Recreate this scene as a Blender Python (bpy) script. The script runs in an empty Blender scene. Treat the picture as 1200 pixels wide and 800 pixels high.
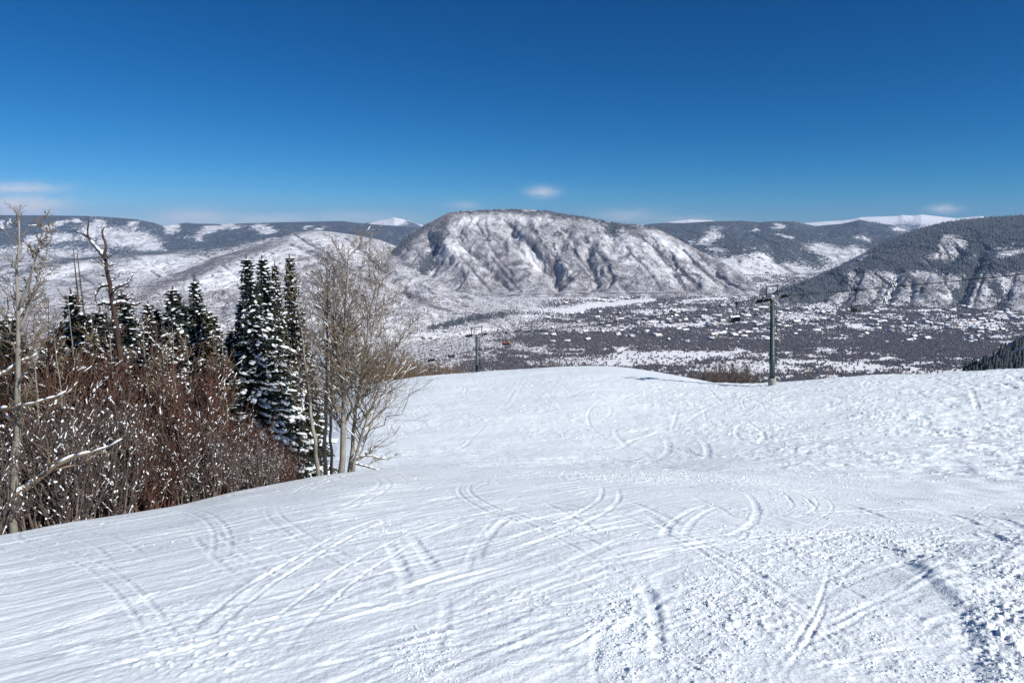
import bpy, math, random
import numpy as np
from mathutils import Vector, Matrix

random.seed(7)
RNG = np.random.default_rng(11)
scene = bpy.context.scene
COL = scene.collection

# ------------------------------------------------------------------ camera geometry
EYE = 1.75
PITCH = math.radians(9.8)
CP, SP = math.cos(PITCH), math.sin(PITCH)
F = 800.0                                   # focal length in pixels of a 1200 px wide frame

def ray(x, y):
    """pixel of the photograph -> (X/Y, dZ/Y) of its line of sight"""
    u = (np.asarray(x, float) - 600.0) / F
    v = (400.0 - np.asarray(y, float)) / F
    den = v * SP + CP
    return u / den, (v * CP - SP) / den

def to_px(X, Y, Z):
    d = Y * CP - (Z - EYE) * SP
    up = Y * SP + (Z - EYE) * CP
    return 600.0 + F * X / d, 400.0 - F * up / d

def at(x, y, Y):
    a, s = ray(x, y)
    return float(a) * Y, Y, EYE + float(s) * Y

# ------------------------------------------------------------------ noise
_perm = np.random.default_rng(3).permutation(4096)
_gr = np.random.default_rng(4).uniform(0, 2 * np.pi, 4096)
_gx, _gy = np.cos(_gr).astype(np.float32), np.sin(_gr).astype(np.float32)

def pn(x, y, seed=0):
    x = np.asarray(x, np.float64); y = np.asarray(y, np.float64)
    xi = np.floor(x).astype(np.int64); yi = np.floor(y).astype(np.int64)
    fx = (x - xi).astype(np.float32); fy = (y - yi).astype(np.float32)
    u = fx * fx * fx * (fx * (fx * 6 - 15) + 10)
    v = fy * fy * fy * (fy * (fy * 6 - 15) + 10)
    def g(ix, iy, dx, dy):
        h = _perm[(_perm[(ix + seed * 131) & 4095] + iy) & 4095]
        return _gx[h] * dx + _gy[h] * dy
    n00 = g(xi, yi, fx, fy); n10 = g(xi + 1, yi, fx - 1, fy)
    n01 = g(xi, yi + 1, fx, fy - 1); n11 = g(xi + 1, yi + 1, fx - 1, fy - 1)
    a = n00 + u * (n10 - n00); b = n01 + u * (n11 - n01)
    return (a + v * (b - a)) * 1.5

def fbm(x, y, octv=4, seed=0, gain=0.5):
    r = 0.0; amp = 1.0; f = 1.0
    for i in range(octv):
        r = r + amp * pn(x * f, y * f, seed + i * 7)
        amp *= gain; f *= 2.03
    return r

def ridged(x, y, octv=3, seed=0):
    r = 0.0; amp = 1.0; f = 1.0
    for i in range(octv):
        r = r + amp * (1 - 2 * np.abs(pn(x * f, y * f, seed + i * 5)))
        amp *= 0.5; f *= 2.1
    return r

def sstep(a, b, x):
    t = np.clip((x - a) / (b - a), 0, 1)
    return t * t * (3 - 2 * t)

def pchip(xk, yk, x):
    """monotone cubic through knots"""
    h = np.diff(xk); d = np.diff(yk) / h
    m = np.zeros_like(yk)
    for i in range(1, len(xk) - 1):
        if d[i - 1] * d[i] > 0:
            w1 = 2 * h[i] + h[i - 1]; w2 = h[i] + 2 * h[i - 1]
            m[i] = (w1 + w2) / (w1 / d[i - 1] + w2 / d[i])
    m[0] = d[0]; m[-1] = d[-1]
    i = np.clip(np.searchsorted(xk, x) - 1, 0, len(xk) - 2)
    t = (x - xk[i]) / h[i]
    t2, t3 = t * t, t * t * t
    return ((2 * t3 - 3 * t2 + 1) * yk[i] + (t3 - 2 * t2 + t) * h[i] * m[i]
            + (-2 * t3 + 3 * t2) * yk[i + 1] + (t3 - t2) * h[i] * m[i + 1])

# ------------------------------------------------------------------ mesh helpers
def link_mesh(name, me, parent=None):
    o = bpy.data.objects.new(name, me)
    COL.objects.link(o)
    if parent is not None:
        o.parent = parent
    return o

def np_mesh(name, V, T=None, Q=None, mats=(), midx=None, smooth=False, attrs=None):
    V = np.asarray(V, np.float32)
    T = np.zeros((0, 3), np.int32) if T is None or len(T) == 0 else np.asarray(T, np.int32)
    Q = np.zeros((0, 4), np.int32) if Q is None or len(Q) == 0 else np.asarray(Q, np.int32)
    me = bpy.data.meshes.new(name)
    me.vertices.add(len(V)); me.vertices.foreach_set('co', V.ravel())
    nl = T.size + Q.size
    me.loops.add(nl); me.loops.foreach_set('vertex_index', np.concatenate([T.ravel(), Q.ravel()]))
    npoly = len(T) + len(Q)
    me.polygons.add(npoly)
    st = np.concatenate([np.arange(len(T)) * 3, T.size + np.arange(len(Q)) * 4]).astype(np.int32)
    me.polygons.foreach_set('loop_start', st)
    if midx is not None:
        me.polygons.foreach_set('material_index', np.asarray(midx, np.int32))
    if smooth:
        me.polygons.foreach_set('use_smooth', np.ones(npoly, bool))
    for m in mats:
        me.materials.append(m)
    for k, arr in (attrs or {}).items():
        at_ = me.attributes.new(k, 'FLOAT', 'POINT')
        at_.data.foreach_set('value', np.asarray(arr, np.float32).ravel())
    me.update(calc_edges=True)
    me.validate()
    return me

class MB:
    """collects pieces of one mesh"""
    def __init__(s):
        s.V = []; s.T = []; s.Q = []; s.mt = []; s.mq = []; s.n = 0
    def add(s, V, T=None, Q=None, m=0):
        V = np.asarray(V, float).reshape(-1, 3)
        if T is not None and len(T):
            T = np.asarray(T).reshape(-1, 3); s.T.append(T + s.n); s.mt += [m] * len(T)
        if Q is not None and len(Q):
            Q = np.asarray(Q).reshape(-1, 4); s.Q.append(Q + s.n); s.mq += [m] * len(Q)
        s.V.append(V); s.n += len(V)
    def box(s, c, size, rz=0.0, m=0, R=None):
        x, y, z = [k / 2 for k in size]
        V = np.array([[i, j, k] for k in (-z, z) for j in (-y, y) for i in (-x, x)], float)
        if R is None:
            R = np.array([[math.cos(rz), -math.sin(rz), 0], [math.sin(rz), math.cos(rz), 0], [0, 0, 1]])
        V = V @ np.asarray(R).T + np.asarray(c, float)
        s.add(V, Q=[[0, 2, 3, 1], [4, 5, 7, 6], [0, 1, 5, 4], [2, 6, 7, 3], [0, 4, 6, 2], [1, 3, 7, 5]], m=m)
    def tubes(s, P, R, sides=4, m=0, cap=True):
        """P (T,n,3) centre lines, R (T,n) radii"""
        P = np.asarray(P, float); R = np.asarray(R, float)
        if P.ndim == 2: P = P[None]; R = R[None]
        Tn, n, _ = P.shape
        D = np.gradient(P, axis=1)
        D /= np.linalg.norm(D, axis=2, keepdims=True) + 1e-9
        ref = np.where(np.abs(D[:, :1, 2:3]) < 0.9, np.array([[[0, 0, 1.0]]]), np.array([[[1.0, 0, 0]]]))
        ref = np.broadcast_to(ref, D.shape)
        A = np.cross(D, ref); A /= np.linalg.norm(A, axis=2, keepdims=True) + 1e-9
        B = np.cross(D, A)
        th = np.arange(sides) * 2 * np.pi / sides
        V = (P[:, :, None, :] + R[:, :, None, None] * (np.cos(th)[None, None, :, None] * A[:, :, None, :]
             + np.sin(th)[None, None, :, None] * B[:, :, None, :]))
        idx = np.arange(Tn * n * sides).reshape(Tn, n, sides)
        a = idx[:, :-1, :]; b = idx[:, 1:, :]
        Q = np.stack([a, np.roll(a, -1, 2), np.roll(b, -1, 2), b], -1).reshape(-1, 4)
        Tt = None
        if cap and sides == 3:
            Tt = np.concatenate([idx[:, 0, ::-1], idx[:, -1, :]])
        Qc = None
        if cap and sides == 4:
            Q = np.concatenate([Q, idx[:, 0, ::-1], idx[:, -1, :]])
        s.add(V.reshape(-1, 3), T=Tt, Q=Q, m=m)
        if cap and sides > 4:
            base = s.n - Tn * n * sides
            tr = []
            for t in range(Tn):
                for row, flip in ((idx[t, 0], True), (idx[t, -1], False)):
                    for k in range(1, sides - 1):
                        tri = [row[0], row[k], row[k + 1]]
                        tr.append(tri[::-1] if flip else tri)
            s.T.append(np.array(tr) + base); s.mt += [m] * len(tr)
    def build(s, name, mats, parent=None, smooth=False):
        me = s.mesh(name, mats, smooth)
        return link_mesh(name, me, parent)
    def mesh(s, name, mats, smooth=False):
        V = np.concatenate(s.V) if s.V else np.zeros((0, 3))
        T = np.concatenate(s.T) if s.T else None
        Q = np.concatenate(s.Q) if s.Q else None
        if not isinstance(mats, (list, tuple)): mats = [mats]
        return np_mesh(name, V, T, Q, mats, s.mt + s.mq, smooth)

def empty(name, loc, label=None, cat=None, group=None, rz=0.0):
    o = bpy.data.objects.new(name, None); COL.objects.link(o)
    o.empty_display_size = 0.3
    o.location = loc; o.rotation_euler = (0, 0, rz)
    if label: tag(o, label, cat, group)
    return o

def tag(o, label, cat, group=None, kind=None):
    if label: o['label'] = label
    if cat: o['category'] = cat
    if group: o['group'] = group
    if kind: o['kind'] = kind
    return o

def copy_tree(root, loc, rz=0.0, sc=None, label=None, group=None):
    r = root.copy(); COL.objects.link(r); r.location = loc; r.rotation_euler = (0, 0, rz)
    if sc is not None: r.scale = sc
    if label: r['label'] = label
    if group: r['group'] = group
    for ch in list(root.children):
        c = ch.copy(); COL.objects.link(c); c.parent = r
        for g in list(ch.children):
            d = g.copy(); COL.objects.link(d); d.parent = c
    return r

# ------------------------------------------------------------------ materials
class NT:
    def __init__(s, name, tree=None):
        if tree is None:
            s.mat = bpy.data.materials.new(name); s.mat.use_nodes = True
            s.t = s.mat.node_tree
        else:
            s.t = tree
        s.t.nodes.clear()
    def n(s, typ, **kw):
        nd = s.t.nodes.new(typ)
        for k, v in kw.items():
            if k.startswith('i_'):
                nd.inputs[k[2:].replace('_', ' ')].default_value = v
            else:
                setattr(nd, k, v)
        return nd
    def l(s, a, b): s.t.links.new(a, b)
    def math(s, op, a, b=None, c=None, clamp=False):
        nd = s.t.nodes.new('ShaderNodeMath'); nd.operation = op; nd.use_clamp = clamp
        for i, q in enumerate((a, b, c)):
            if q is None: continue
            if isinstance(q, (int, float)): nd.inputs[i].default_value = q
            else: s.l(q, nd.inputs[i])
        return nd.outputs[0]
    def mix(s, f, a, b):
        nd = s.t.nodes.new('ShaderNodeMix'); nd.data_type = 'RGBA'
        for k, q in ((0, f), (6, a), (7, b)):
            if isinstance(q, (int, float)): nd.inputs[k].default_value = q
            elif isinstance(q, tuple): nd.inputs[k].default_value = (*q, 1) if len(q) == 3 else q
            else: s.l(q, nd.inputs[k])
        return nd.outputs[2]
    def noise(s, vec, scale, detail=3, rough=0.55):
        nd = s.n('ShaderNodeTexNoise'); nd.inputs['Scale'].default_value = scale
        nd.inputs['Detail'].default_value = detail; nd.inputs['Roughness'].default_value = rough
        s.l(vec, nd.inputs['Vector']); return nd.outputs['Fac']
    def attr(s, name):
        nd = s.n('ShaderNodeAttribute'); nd.attribute_name = name; return nd.outputs['Fac']
    def bsdf(s, color, rough=0.8, bump=None, strength=0.5, dist=0.02, metal=0.0, spec=0.3):
        b = s.n('ShaderNodeBsdfPrincipled')
        if isinstance(color, tuple): b.inputs['Base Color'].default_value = (*color, 1)
        else: s.l(color, b.inputs['Base Color'])
        if isinstance(rough, (int, float)): b.inputs['Roughness'].default_value = rough
        else: s.l(rough, b.inputs['Roughness'])
        b.inputs['Metallic'].default_value = metal
        b.inputs['Specular IOR Level'].default_value = spec
        if bump is not None:
            bp = s.n('ShaderNodeBump'); bp.inputs['Strength'].default_value = strength
            bp.inputs['Distance'].default_value = dist
            s.l(bump, bp.inputs['Height']); s.l(bp.outputs['Normal'], b.inputs['Normal'])
        o = s.n('ShaderNodeOutputMaterial'); s.l(b.outputs[0], o.inputs['Surface'])
        return b

def mottled(name, c1, c2, scale, rough=0.85, bump=0.4, dist=0.01, stretch=None, metal=0.0, spec=0.25):
    t = NT(name)
    co = t.n('ShaderNodeTexCoord').outputs['Object']
    if stretch:
        mp = t.n('ShaderNodeMapping'); mp.inputs['Scale'].default_value = stretch
        t.l(co, mp.inputs['Vector']); co = mp.outputs[0]
    f = t.noise(co, scale, 4, 0.6)
    f2 = t.math('MULTIPLY_ADD', f, 2.4, -0.7, clamp=True)
    t.bsdf(t.mix(f2, c1, c2), rough, f, bump, dist, metal, spec)
    return t.mat
# ------------------------------------------------------------------ near hill: one height table over (X/Y, Y)
R_CREST = [(-300,665,9),(-100,642,11),(0,630,13),(80,614,14.5),(130,606,15.5),(180,597,16.5),(230,588,17.5),(280,575,19),(330,566,20.5),(380,556,22),(430,551,23),(480,548,24),(600,547,25),(750,550,25),(870,557,24),(1000,575,21),(1200,592,19),(1500,610,17)]
HILL_ROWS = [
 [(-300,690,12),(0,650,16.5),(130,624,19.5),(280,592,24),(330,580,25.5),(430,560,29),(480,555,30),(600,553,31),(750,554,31),(870,551,30),(1000,557,28),(1200,568,26),(1500,585,24)],
 [(-300,650,40),(0,640,40),(130,625,42),(230,605,43),(280,580,43),(330,560,44),(380,550,45),(430,547,45),(480,546,45),(600,545,45),(750,544,45),(870,537,44),(1000,535,42),(1200,540,40),(1500,550,38)],
 [(-300,610,80),(0,600,80),(200,590,80),(230,580,79),(280,560,78),(330,528,75),(380,510,72),(430,503,70),(480,502,70),(600,500,70),(750,500,70),(900,498,68),(1050,494,66),(1200,492,64),(1500,495,60)],
 [(-300,580,140),(0,575,140),(200,565,140),(230,557,130),(280,535,115),(330,505,104),(380,483,99),(430,474,97),(480,471,95),(600,466,95),(700,462,95),(760,464,94),(850,467,90),(905,466,88),(1050,462,85),(1200,458,82),(1500,455,78)],
 [(-300,560,250),(0,555,250),(200,548,230),(230,540,210),(280,515,165),(330,484,146),(380,463,138),(430,450,134),(480,444,134),(500,440,136),(560,436,142),(620,432,148),(680,428.5,152),(720,428.5,150),(760,433,143),(800,440,130),(830,447,118),(850,451.5,112),(905,450,112),(1000,441,116),(1100,437,122),(1200,432,128),(1500,425,130)],
 [(-300,550,320),(200,540,300),(230,538,250),(280,523,205),(330,500,172),(380,478,158),(430,462,152),(480,453,152),(560,445,162),(620,441,168),(700,438,175),(760,443,163),(800,449,148),(830,456,135),(905,458,128),(1000,450,132),(1100,446,138),(1200,442,146),(1500,435,150)],
 [(-300,525,450),(0,525,450),(330,515,430),(480,490,330),(600,482,300),(900,482,290),(1200,480,300),(1500,480,300)],
]
def curve_rows(rows):
    out = []
    for r in rows:
        p = np.array(r, float)
        a, s = ray(p[:, 0], p[:, 1])
        o = np.argsort(a)
        out.append((a[o], s[o], p[:, 2][o]))
    return out

GA = np.linspace(-1.5, 1.5, 301)
GU = np.linspace(math.log(3.0), math.log(6000.0), 700)      # u = log(Y + 3)
GY = np.exp(GU) - 3.0
M0 = 0.25
def _hill_table():
    cr = curve_rows([R_CREST])[0]
    sc = np.interp(GA, cr[0], cr[1]); yc = np.interp(GA, cr[0], cr[2])
    rows = [(np.interp(GA, a, s), np.interp(GA, a, y)) for a, s, y in curve_rows(HILL_ROWS)]
    tab = np.zeros((len(GA), len(GU)))
    for i in range(len(GA)):
        Yc = yc[i]; zc = EYE + sc[i] * Yc; m1 = sc[i]
        kY, kz = [0.0], [0.0]
        for t in (0.12, 0.25, 0.4, 0.55, 0.7, 0.85, 1.0):
            h00 = 2*t**3 - 3*t*t + 1; h10 = t**3 - 2*t*t + t; h01 = -2*t**3 + 3*t*t; h11 = t**3 - t*t
            kY.append(t * Yc); kz.append(h10 * Yc * (-M0) + h01 * zc + h11 * Yc * m1)
        for s_, y_ in rows:
            kY.append(y_[i]); kz.append(EYE + s_[i] * y_[i])
        kY += [720, 1500, 2450, 2800, 6000]; kz += [-235, -430, -574, -580, -584]
        tab[i] = pchip(np.log(np.array(kY) + 3), np.array(kz), GU)
    k = np.exp(-0.5 * (np.arange(-6, 7) / 2.2) ** 2); k /= k.sum()
    pad = np.pad(tab, ((6, 6), (0, 0)), mode='edge')
    return sum(k[j] * pad[j:j + len(GA)] for j in range(13))
HT = _hill_table()

def hill(X, Y):
    """smooth ground of the near hill"""
    X = np.asarray(X, float); Y = np.asarray(Y, float)
    Yp = np.maximum(Y, 0.0)
    a = np.clip(X / np.maximum(Yp, 2.0), -1.499, 1.499)
    fa = (a + 1.5) / 3.0 * (len(GA) - 1); ia = np.clip(fa.astype(int), 0, len(GA) - 2); ta = fa - ia
    fu = (np.log(Yp + 3) - GU[0]) / (GU[1] - GU[0]); iu = np.clip(fu.astype(int), 0, len(GU) - 2); tu = fu - iu
    z = ((HT[ia, iu] * (1 - tu) + HT[ia, iu + 1] * tu) * (1 - ta)
         + (HT[ia + 1, iu] * (1 - tu) + HT[ia + 1, iu + 1] * tu) * ta)
    return z + np.where(Y < 0, -M0 * Y, 0.0)

def px_ground(x, y, ymax=200.0):
    """where a line of sight first meets the near hill"""
    a, s = ray(x, y); a = float(a); s = float(s)
    Ys = np.exp(np.linspace(math.log(1.0), math.log(ymax), 1600))
    dz = hill(a * Ys, Ys) - (EYE + s * Ys)
    hit = np.nonzero(dz > 0)[0]
    if len(hit) == 0: return None
    i = max(hit[0], 1)
    f = dz[i - 1] / (dz[i - 1] - dz[i] + 1e-9)
    Yv = Ys[i - 1] + (Ys[i] - Ys[i - 1]) * f
    return a * Yv, Yv

# ---- the snow surface: grid that is finer near the viewer
def _rows():
    ys = list(np.linspace(-10, 1.0, 30))
    y = 1.0
    while y < 620:
        ys.append(y)
        if y < 14: g = 0.0042
        elif y < 34: g = 0.005
        elif y < 160: g = 0.0062
        else: g = 0.03
        y *= 1 + g
    return np.array(ys)
SY = _rows()
SQ = np.linspace(-1.12, 1.12, 1500)
QX, QY = np.meshgrid(SQ, SY)
SX_ = QX * (np.maximum(QY, 0) + 3.0); SY_ = QY
SZ = hill(SX_, SY_)
PXX, PYY = to_px(SX_, np.maximum(SY_, 1.0), SZ)

disp = np.zeros_like(SZ)
dist = np.hypot(SX_, SY_)
lower = sstep(24, 34, SY_ + 0 * SX_)                   # the lower run beyond the roll
right = sstep(640, 980, PXX)
knoll = np.exp(-(((PXX - 745) / 70) ** 2)) * sstep(424, 432, PYY) * (1 - sstep(440, 452, PYY - 0.12 * (PXX - 745)))
fade_far = 1 - sstep(150, 260, SY_)
calm = 1 - 0.92 * np.clip(knoll, 0, 1)
# rolling
disp += 0.05 * fbm(SX_ / 5.0, SY_ / 5.0, 3, 1) * sstep(2, 8, dist)
disp += 0.16 * fbm(SX_ / 13.0, SY_ / 9.0, 2, 2) * lower * calm
# wind and ski streaks, near slope: long lines that climb towards the roll
def rot(th):
    c, s = math.cos(th), math.sin(th)
    return SX_ * c + SY_ * s, -SX_ * s + SY_ * c
def dir_of(p, q):
    A = px_ground(*p); B = px_ground(*q)
    return math.atan2(B[1] - A[1], B[0] - A[0])
TH_L = dir_of((60, 745), (420, 650))
TH_R = dir_of((860, 600), (1190, 660))
la, lc = rot(TH_L); ra, rc = rot(TH_R)
wob = 0.25 * fbm(SX_ / 2.5, SY_ / 2.5, 2, 5)
patch = sstep(-0.35, 0.5, fbm(SX_ / 2.2, SY_ / 2.2, 3, 9))
stL = (0.011 * fbm(la / 2.6, (lc + wob) / 0.13, 3, 21) + 0.015 * fbm(la / 4.5, (lc + wob) / 0.36, 3, 25))
stR = (0.010 * fbm(ra / 1.6, (rc + wob) / 0.12, 3, 31) + 0.022 * fbm(ra / 2.2, (rc + wob) / 0.40, 3, 35))
near = 1 - lower
disp += near * ((1 - right) * stL * (0.45 + 0.55 * patch) + right * stR * (0.5 + 0.5 * patch))
# clods and chopped crud
crud = sstep(-0.1, 0.55, fbm(SX_ / 1.5, SY_ / 1.5, 3, 41) + 0.5 * right - 0.15)
cl = np.maximum(0, fbm(SX_ / 0.05, SY_ / 0.05, 2, 45) - 0.18)
cl2 = np.maximum(0, fbm(SX_ / 0.13, SY_ / 0.13, 3, 47) - 0.25)
disp += near * crud * (0.014 * cl + 0.020 * cl2 * (0.35 + .3 * right)) * sstep(0.5, 3, dist)
# explicit rough patches (px, radius)
for cx, cy, rx, ry, am in ((725, 745, 42, 70, 1.0), (860, 690, 70, 60, 0.9), (800, 760, 70, 60, 0.7), (500, 770, 50, 40, 0.8),
                           (860, 560, 260, 10, 1.3), (1010, 640, 120, 26, 1.0), (1175, 730, 60, 80, 1.6), (230, 770, 150, 30, .5)):
    m = np.exp(-(((PXX - cx) / rx) ** 2 + ((PYY - cy) / ry) ** 2) ** 2) * (SY_ > 0.8)
    disp += m * am * (0.013 * cl + 0.024 * cl2)
# lower run: chopped snow, mostly cross-slope
c2a = SX_ + 0.25 * SY_
chop = 0.055 * ridged(c2a / 2.2, SY_ / 1.1, 4, 51) + 0.05 * fbm(c2a / 0.9, SY_ / 0.6, 3, 54) \
     + 0.06 * np.maximum(0, fbm(c2a / 0.7, SY_ / 0.5, 2, 58) - 0.25)
chopm = 0.45 + 0.9 * sstep(-.4, .5, fbm(SX_ / 9, SY_ / 7, 3, 63))
disp += lower * 0.95 * chopm * chop * fade_far * calm * (0.75 + 0.6 * right)
# moguls at the right edge
mog = sstep(1000, 1130, PXX) * sstep(2, 6, SY_)
disp += mog * (0.06 * fbm(SX_ / 1.6, SY_ / 1.8, 2, 61)) * (1 + 1.2 * lower)

# ---- ski tracks
def track(pts, hw, depth, berm=0.5, side=0, rag=0.3, world=False, seed=0, reach=3.2):
    depth *= 0.55 if world else 0.27
    """a groove along a line: half width and depth in metres"""
    if not world:
        w = [px_ground(x, y) for x, y in pts]
        w = [p for p in w if p]
    else:
        w = pts
    if len(w) < 2: return
    P = np.array(w, float)
    seg = np.hypot(*np.diff(P, axis=0).T); t = np.concatenate([[0], np.cumsum(seg)])
    n = max(6, min(60, int(t[-1] / 0.15)))
    tt = np.linspace(0, t[-1], n)
    P = np.stack([pchip(t, P[:, 0], tt) if len(t) > 2 else np.interp(tt, t, P[:, 0]),
                  pchip(t, P[:, 1], tt) if len(t) > 2 else np.interp(tt, t, P[:, 1])], 1)
    mg = hw * (reach + 1)
    lo = P.min(0) - mg; hi = P.max(0) + mg
    r0, r1 = np.searchsorted(SY, lo[1]), np.searchsorted(SY, hi[1])
    if r1 <= r0: return
    sub = np.s_[r0:r1, :]
    X = SX_[sub]; Y = SY_[sub]
    msk = (X > lo[0]) & (X < hi[0])
    if not msk.any(): return
    x = X[msk]; y = Y[msk]
    best = np.full(x.shape, 1e9); sd = np.zeros_like(x); al = np.zeros_like(x)
    for k in range(n - 1):
        ax, ay = P[k]; dx, dy = P[k + 1] - P[k]
        L2 = dx * dx + dy * dy + 1e-12
        u = np.clip(((x - ax) * dx + (y - ay) * dy) / L2, 0, 1)
        ex = x - ax - u * dx; ey = y - ay - u * dy
        d = ex * ex + ey * ey
        b = d < best
        best[b] = d[b]; sd[b] = np.sign(dx * ey - dy * ex)[b]; al[b] = (tt[k] + u * (tt[k + 1] - tt[k]))[b]
    d = np.sqrt(best) * (1 + rag * pn(x / (hw * 3), y / (hw * 3), 71 + seed)); d /= hw
    ends = sstep(0, 0.3 * t[-1], al) * (1 - sstep(0.65 * t[-1], t[-1], al)) * np.clip(0.75 + 0.5 * pn(al / .9, al * 0 + seed, 79), 0.3, 1.2)
    z = -depth * np.exp(-d ** 4)
    bz = berm * depth * np.exp(-((d - 1.6) / 0.55) ** 2) * (0.7 + 0.6 * pn(x / (hw * 1.2), y / (hw * 1.2), 77 + seed))
    if side: bz = bz * np.where(sd * side > 0, 1.0, 0.15)
    tmp = disp[sub]; tmp[msk] += (z + bz) * ends; disp[sub] = tmp

TRACKS = [
 ([(768,806),(770,775),(769,735),(762,702),(752,682),(742,668)], .050, .060, .5, -1),
 ([(700,806),(697,775),(700,750),(716,728),(741,706)], .03, .03, .4, 1),
 ([(888,806),(914,775),(940,740),(958,710),(968,680),(974,655)], .018, .034, .3, 0),
 ([(905,806),(928,778),(950,745),(964,715),(973,685)], .018, .034, .3, 0),
 ([(590,702),(640,685),(690,673),(750,658),(790,645),(840,632),(868,620),(886,605),(885,590),(872,578),(850,568)], .055, .045, .5, 0),
 ([(780,652),(830,641),(862,634),(874,626),(876,612)], .03, .03, .5, 0),
 ([(727,584),(760,596),(790,610),(810,623)], .06, .055, .5, 0),
 ([(745,600),(765,606),(778,616),(780,628),(776,637)], .06, .05, .5, 0),
 ([(632,585),(652,595),(680,612),(714,637)], .05, .045, .5, 0),
 ([(806,580),(840,593),(864,607)], .04, .04, .5, 0),
 ([(640,576),(690,570),(740,566)], .05, .04, .6, 0),
 ([(560,662),(562,645),(572,628),(590,612),(612,600)], .05, .05, .6, 0),
 ([(545,680),(552,650),(566,625),(584,606)], .04, .035, .5, 0),
 ([(450,628),(462,645),(472,665),(477,690),(478,714)], .055, .055, .6, 0),
 ([(476,622),(492,640),(508,662),(521,683)], .055, .05, .5, 0),
 ([(520,690),(522,720),(512,760),(505,800)], .04, .03, .5, 0),
 ([(455,640),(484,618)], .035, -.03, .0, 0),
 ([(356,736),(400,724),(440,713),(494,697)], .03, -.035, .0, 0),
 ([(340,806),(375,776),(420,748),(462,722)], .035, -.025, .0, 0),
 ([(200,760),(232,728),(262,700),(300,664)], .06, .035, .5, 0),
 ([(225,770),(262,725),(300,690),(322,665)], .05, .03, .5, 0),
 ([(0,700),(120,668),(250,640),(400,600)], .10, .035, .6, 0),
 ([(0,735),(100,712),(210,690),(330,655)], .06, -.03, .0, 0),
 ([(0,790),(120,752),(230,720),(340,690)], .05, .035, .7, 0),
 ([(60,806),(160,770),(280,745),(390,716)], .04, -.03, .0, 0),
 ([(1100,596),(1130,607),(1165,623)], .09, .09, .7, 0),
 ([(1160,604),(1210,622)], .09, .08, .7, 0),
 ([(1150,625),(1195,645)], .08, .09, .7, 0),
 ([(985,588),(1020,600),(1048,612)], .07, .07, .7, 0),
 ([(1035,640),(1062,650),(1090,652)], .06, .06, .7, 0),
 # lower run
 ([(592,485),(604,466),(614,450),(622,440)], .22, .10, .7, 0),
 ([(584,484),(598,464),(608,448),(614,439)], .2, .08, .7, 0),
 ([(560,470),(572,458),(590,446)], .2, .06, .7, 0),
 ([(625,445),(650,470),(668,492)], .2, .07, .6, 0),
 ([(690,440),(720,455),(745,468)], .2, .07, .6, 0),
 ([(764,433),(773,441),(782,451)], .28, .20, .7, 0),
 ([(640,440),(662,455),(676,470)], .2, .06, .6, 0),
 ([(1137,452),(1142,468),(1150,490)], .25, .2, .8, 0),
 ([(1160,446),(1180,452),(1215,465)], .4, .3, .8, 0),
 ([(1178,438),(1195,446),(1215,455)], .5, .4, .8, 0),
 ([(880,452),(940,449),(1010,447)], .3, .14, .7, 0),
 ([(980,456),(1060,460),(1120,458)], .3, .12, .7, 0),
]
for i, (pts, hw, dp, bm, sd) in enumerate(TRACKS):
    track(pts, hw, dp, bm, sd, seed=i)
r = random.Random(5)
for i in range(150):                                  # many older lines on the near slope
    x = r.uniform(-60, 620); y = r.uniform(590, 800)
    ln = r.uniform(90, 420); sl = r.uniform(-0.34, -0.14)
    hw = r.uniform(.012, .04); dp = r.choice((1, 1, -0.8)) * r.uniform(.010, .026)
    pts = [(x + ln * t, y + ln * t * sl - 14 * t * (1 - t) * r.uniform(-1, 1)) for t in (0, .33, .66, 1)]
    if min(p[1] for p in pts) < 575: continue
    track(pts, hw, dp, .6, 0, seed=i)
for i in range(110):                                  # cross lines on the right of the near slope
    x = r.uniform(560, 1200); y = r.uniform(590, 800)
    ln = r.uniform(60, 260); sl = r.choice((r.uniform(-.5, -.2), r.uniform(.15, .6)))
    pts = [(x + ln * t, y + ln * t * sl + r.uniform(-8, 8)) for t in (0, .33, .66, 1)]
    if min(p[1] for p in pts) < 580: continue
    track(pts, r.uniform(.015, .05), r.uniform(.010, .030), .6, 0, seed=i)
for i in range(200):                                 # lines across the lower run
    Y0 = r.uniform(40, 135); X0 = r.uniform(-0.2, 0.75) * Y0
    th = r.choice((r.gauss(-.35, .25), r.gauss(.3, .3), r.gauss(1.4, .3))); ln = r.uniform(6, 30); cv = r.uniform(-.04, .04)
    pts = []; x_, y_ = X0, Y0
    for k in range(6):
        pts.append((x_, y_)); x_ += ln / 5 * math.cos(th); y_ += ln / 5 * math.sin(th); th += cv * ln / 5
    if 640 < to_px(X0, Y0, float(hill(X0, Y0)))[0] < 860 and Y0 > 112: continue
    track(pts, r.uniform(.12, .28), r.uniform(.05, .11), .7, 0, world=True, seed=i)
for i in range(70):                                  # paired ski turns down the near slope
    Y0 = r.uniform(3.2, 17); X0 = r.uniform(-.75, .75) * Y0
    th = r.uniform(.5, 2.6); ln = r.uniform(3, 11); cv = r.choice((-1, 1)) * r.uniform(.03, .11); gap = r.uniform(.16, .4)
    hw = r.uniform(.022, .045); dp = r.uniform(.010, .028)
    for e in (0, 1):
        pts = []; x_, y_, t_ = X0 - e * gap * math.sin(th), Y0 + e * gap * math.cos(th), th
        for k in range(9):
            pts.append((x_, y_)); x_ += ln / 8 * math.cos(t_); y_ += ln / 8 * math.sin(t_); t_ += cv * ln / 8
        if max(p[1] for p in pts) < 26 and min(p[1] for p in pts) > 1.5:
            track(pts, hw, dp, .6, 0, world=True, seed=i)
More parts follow.
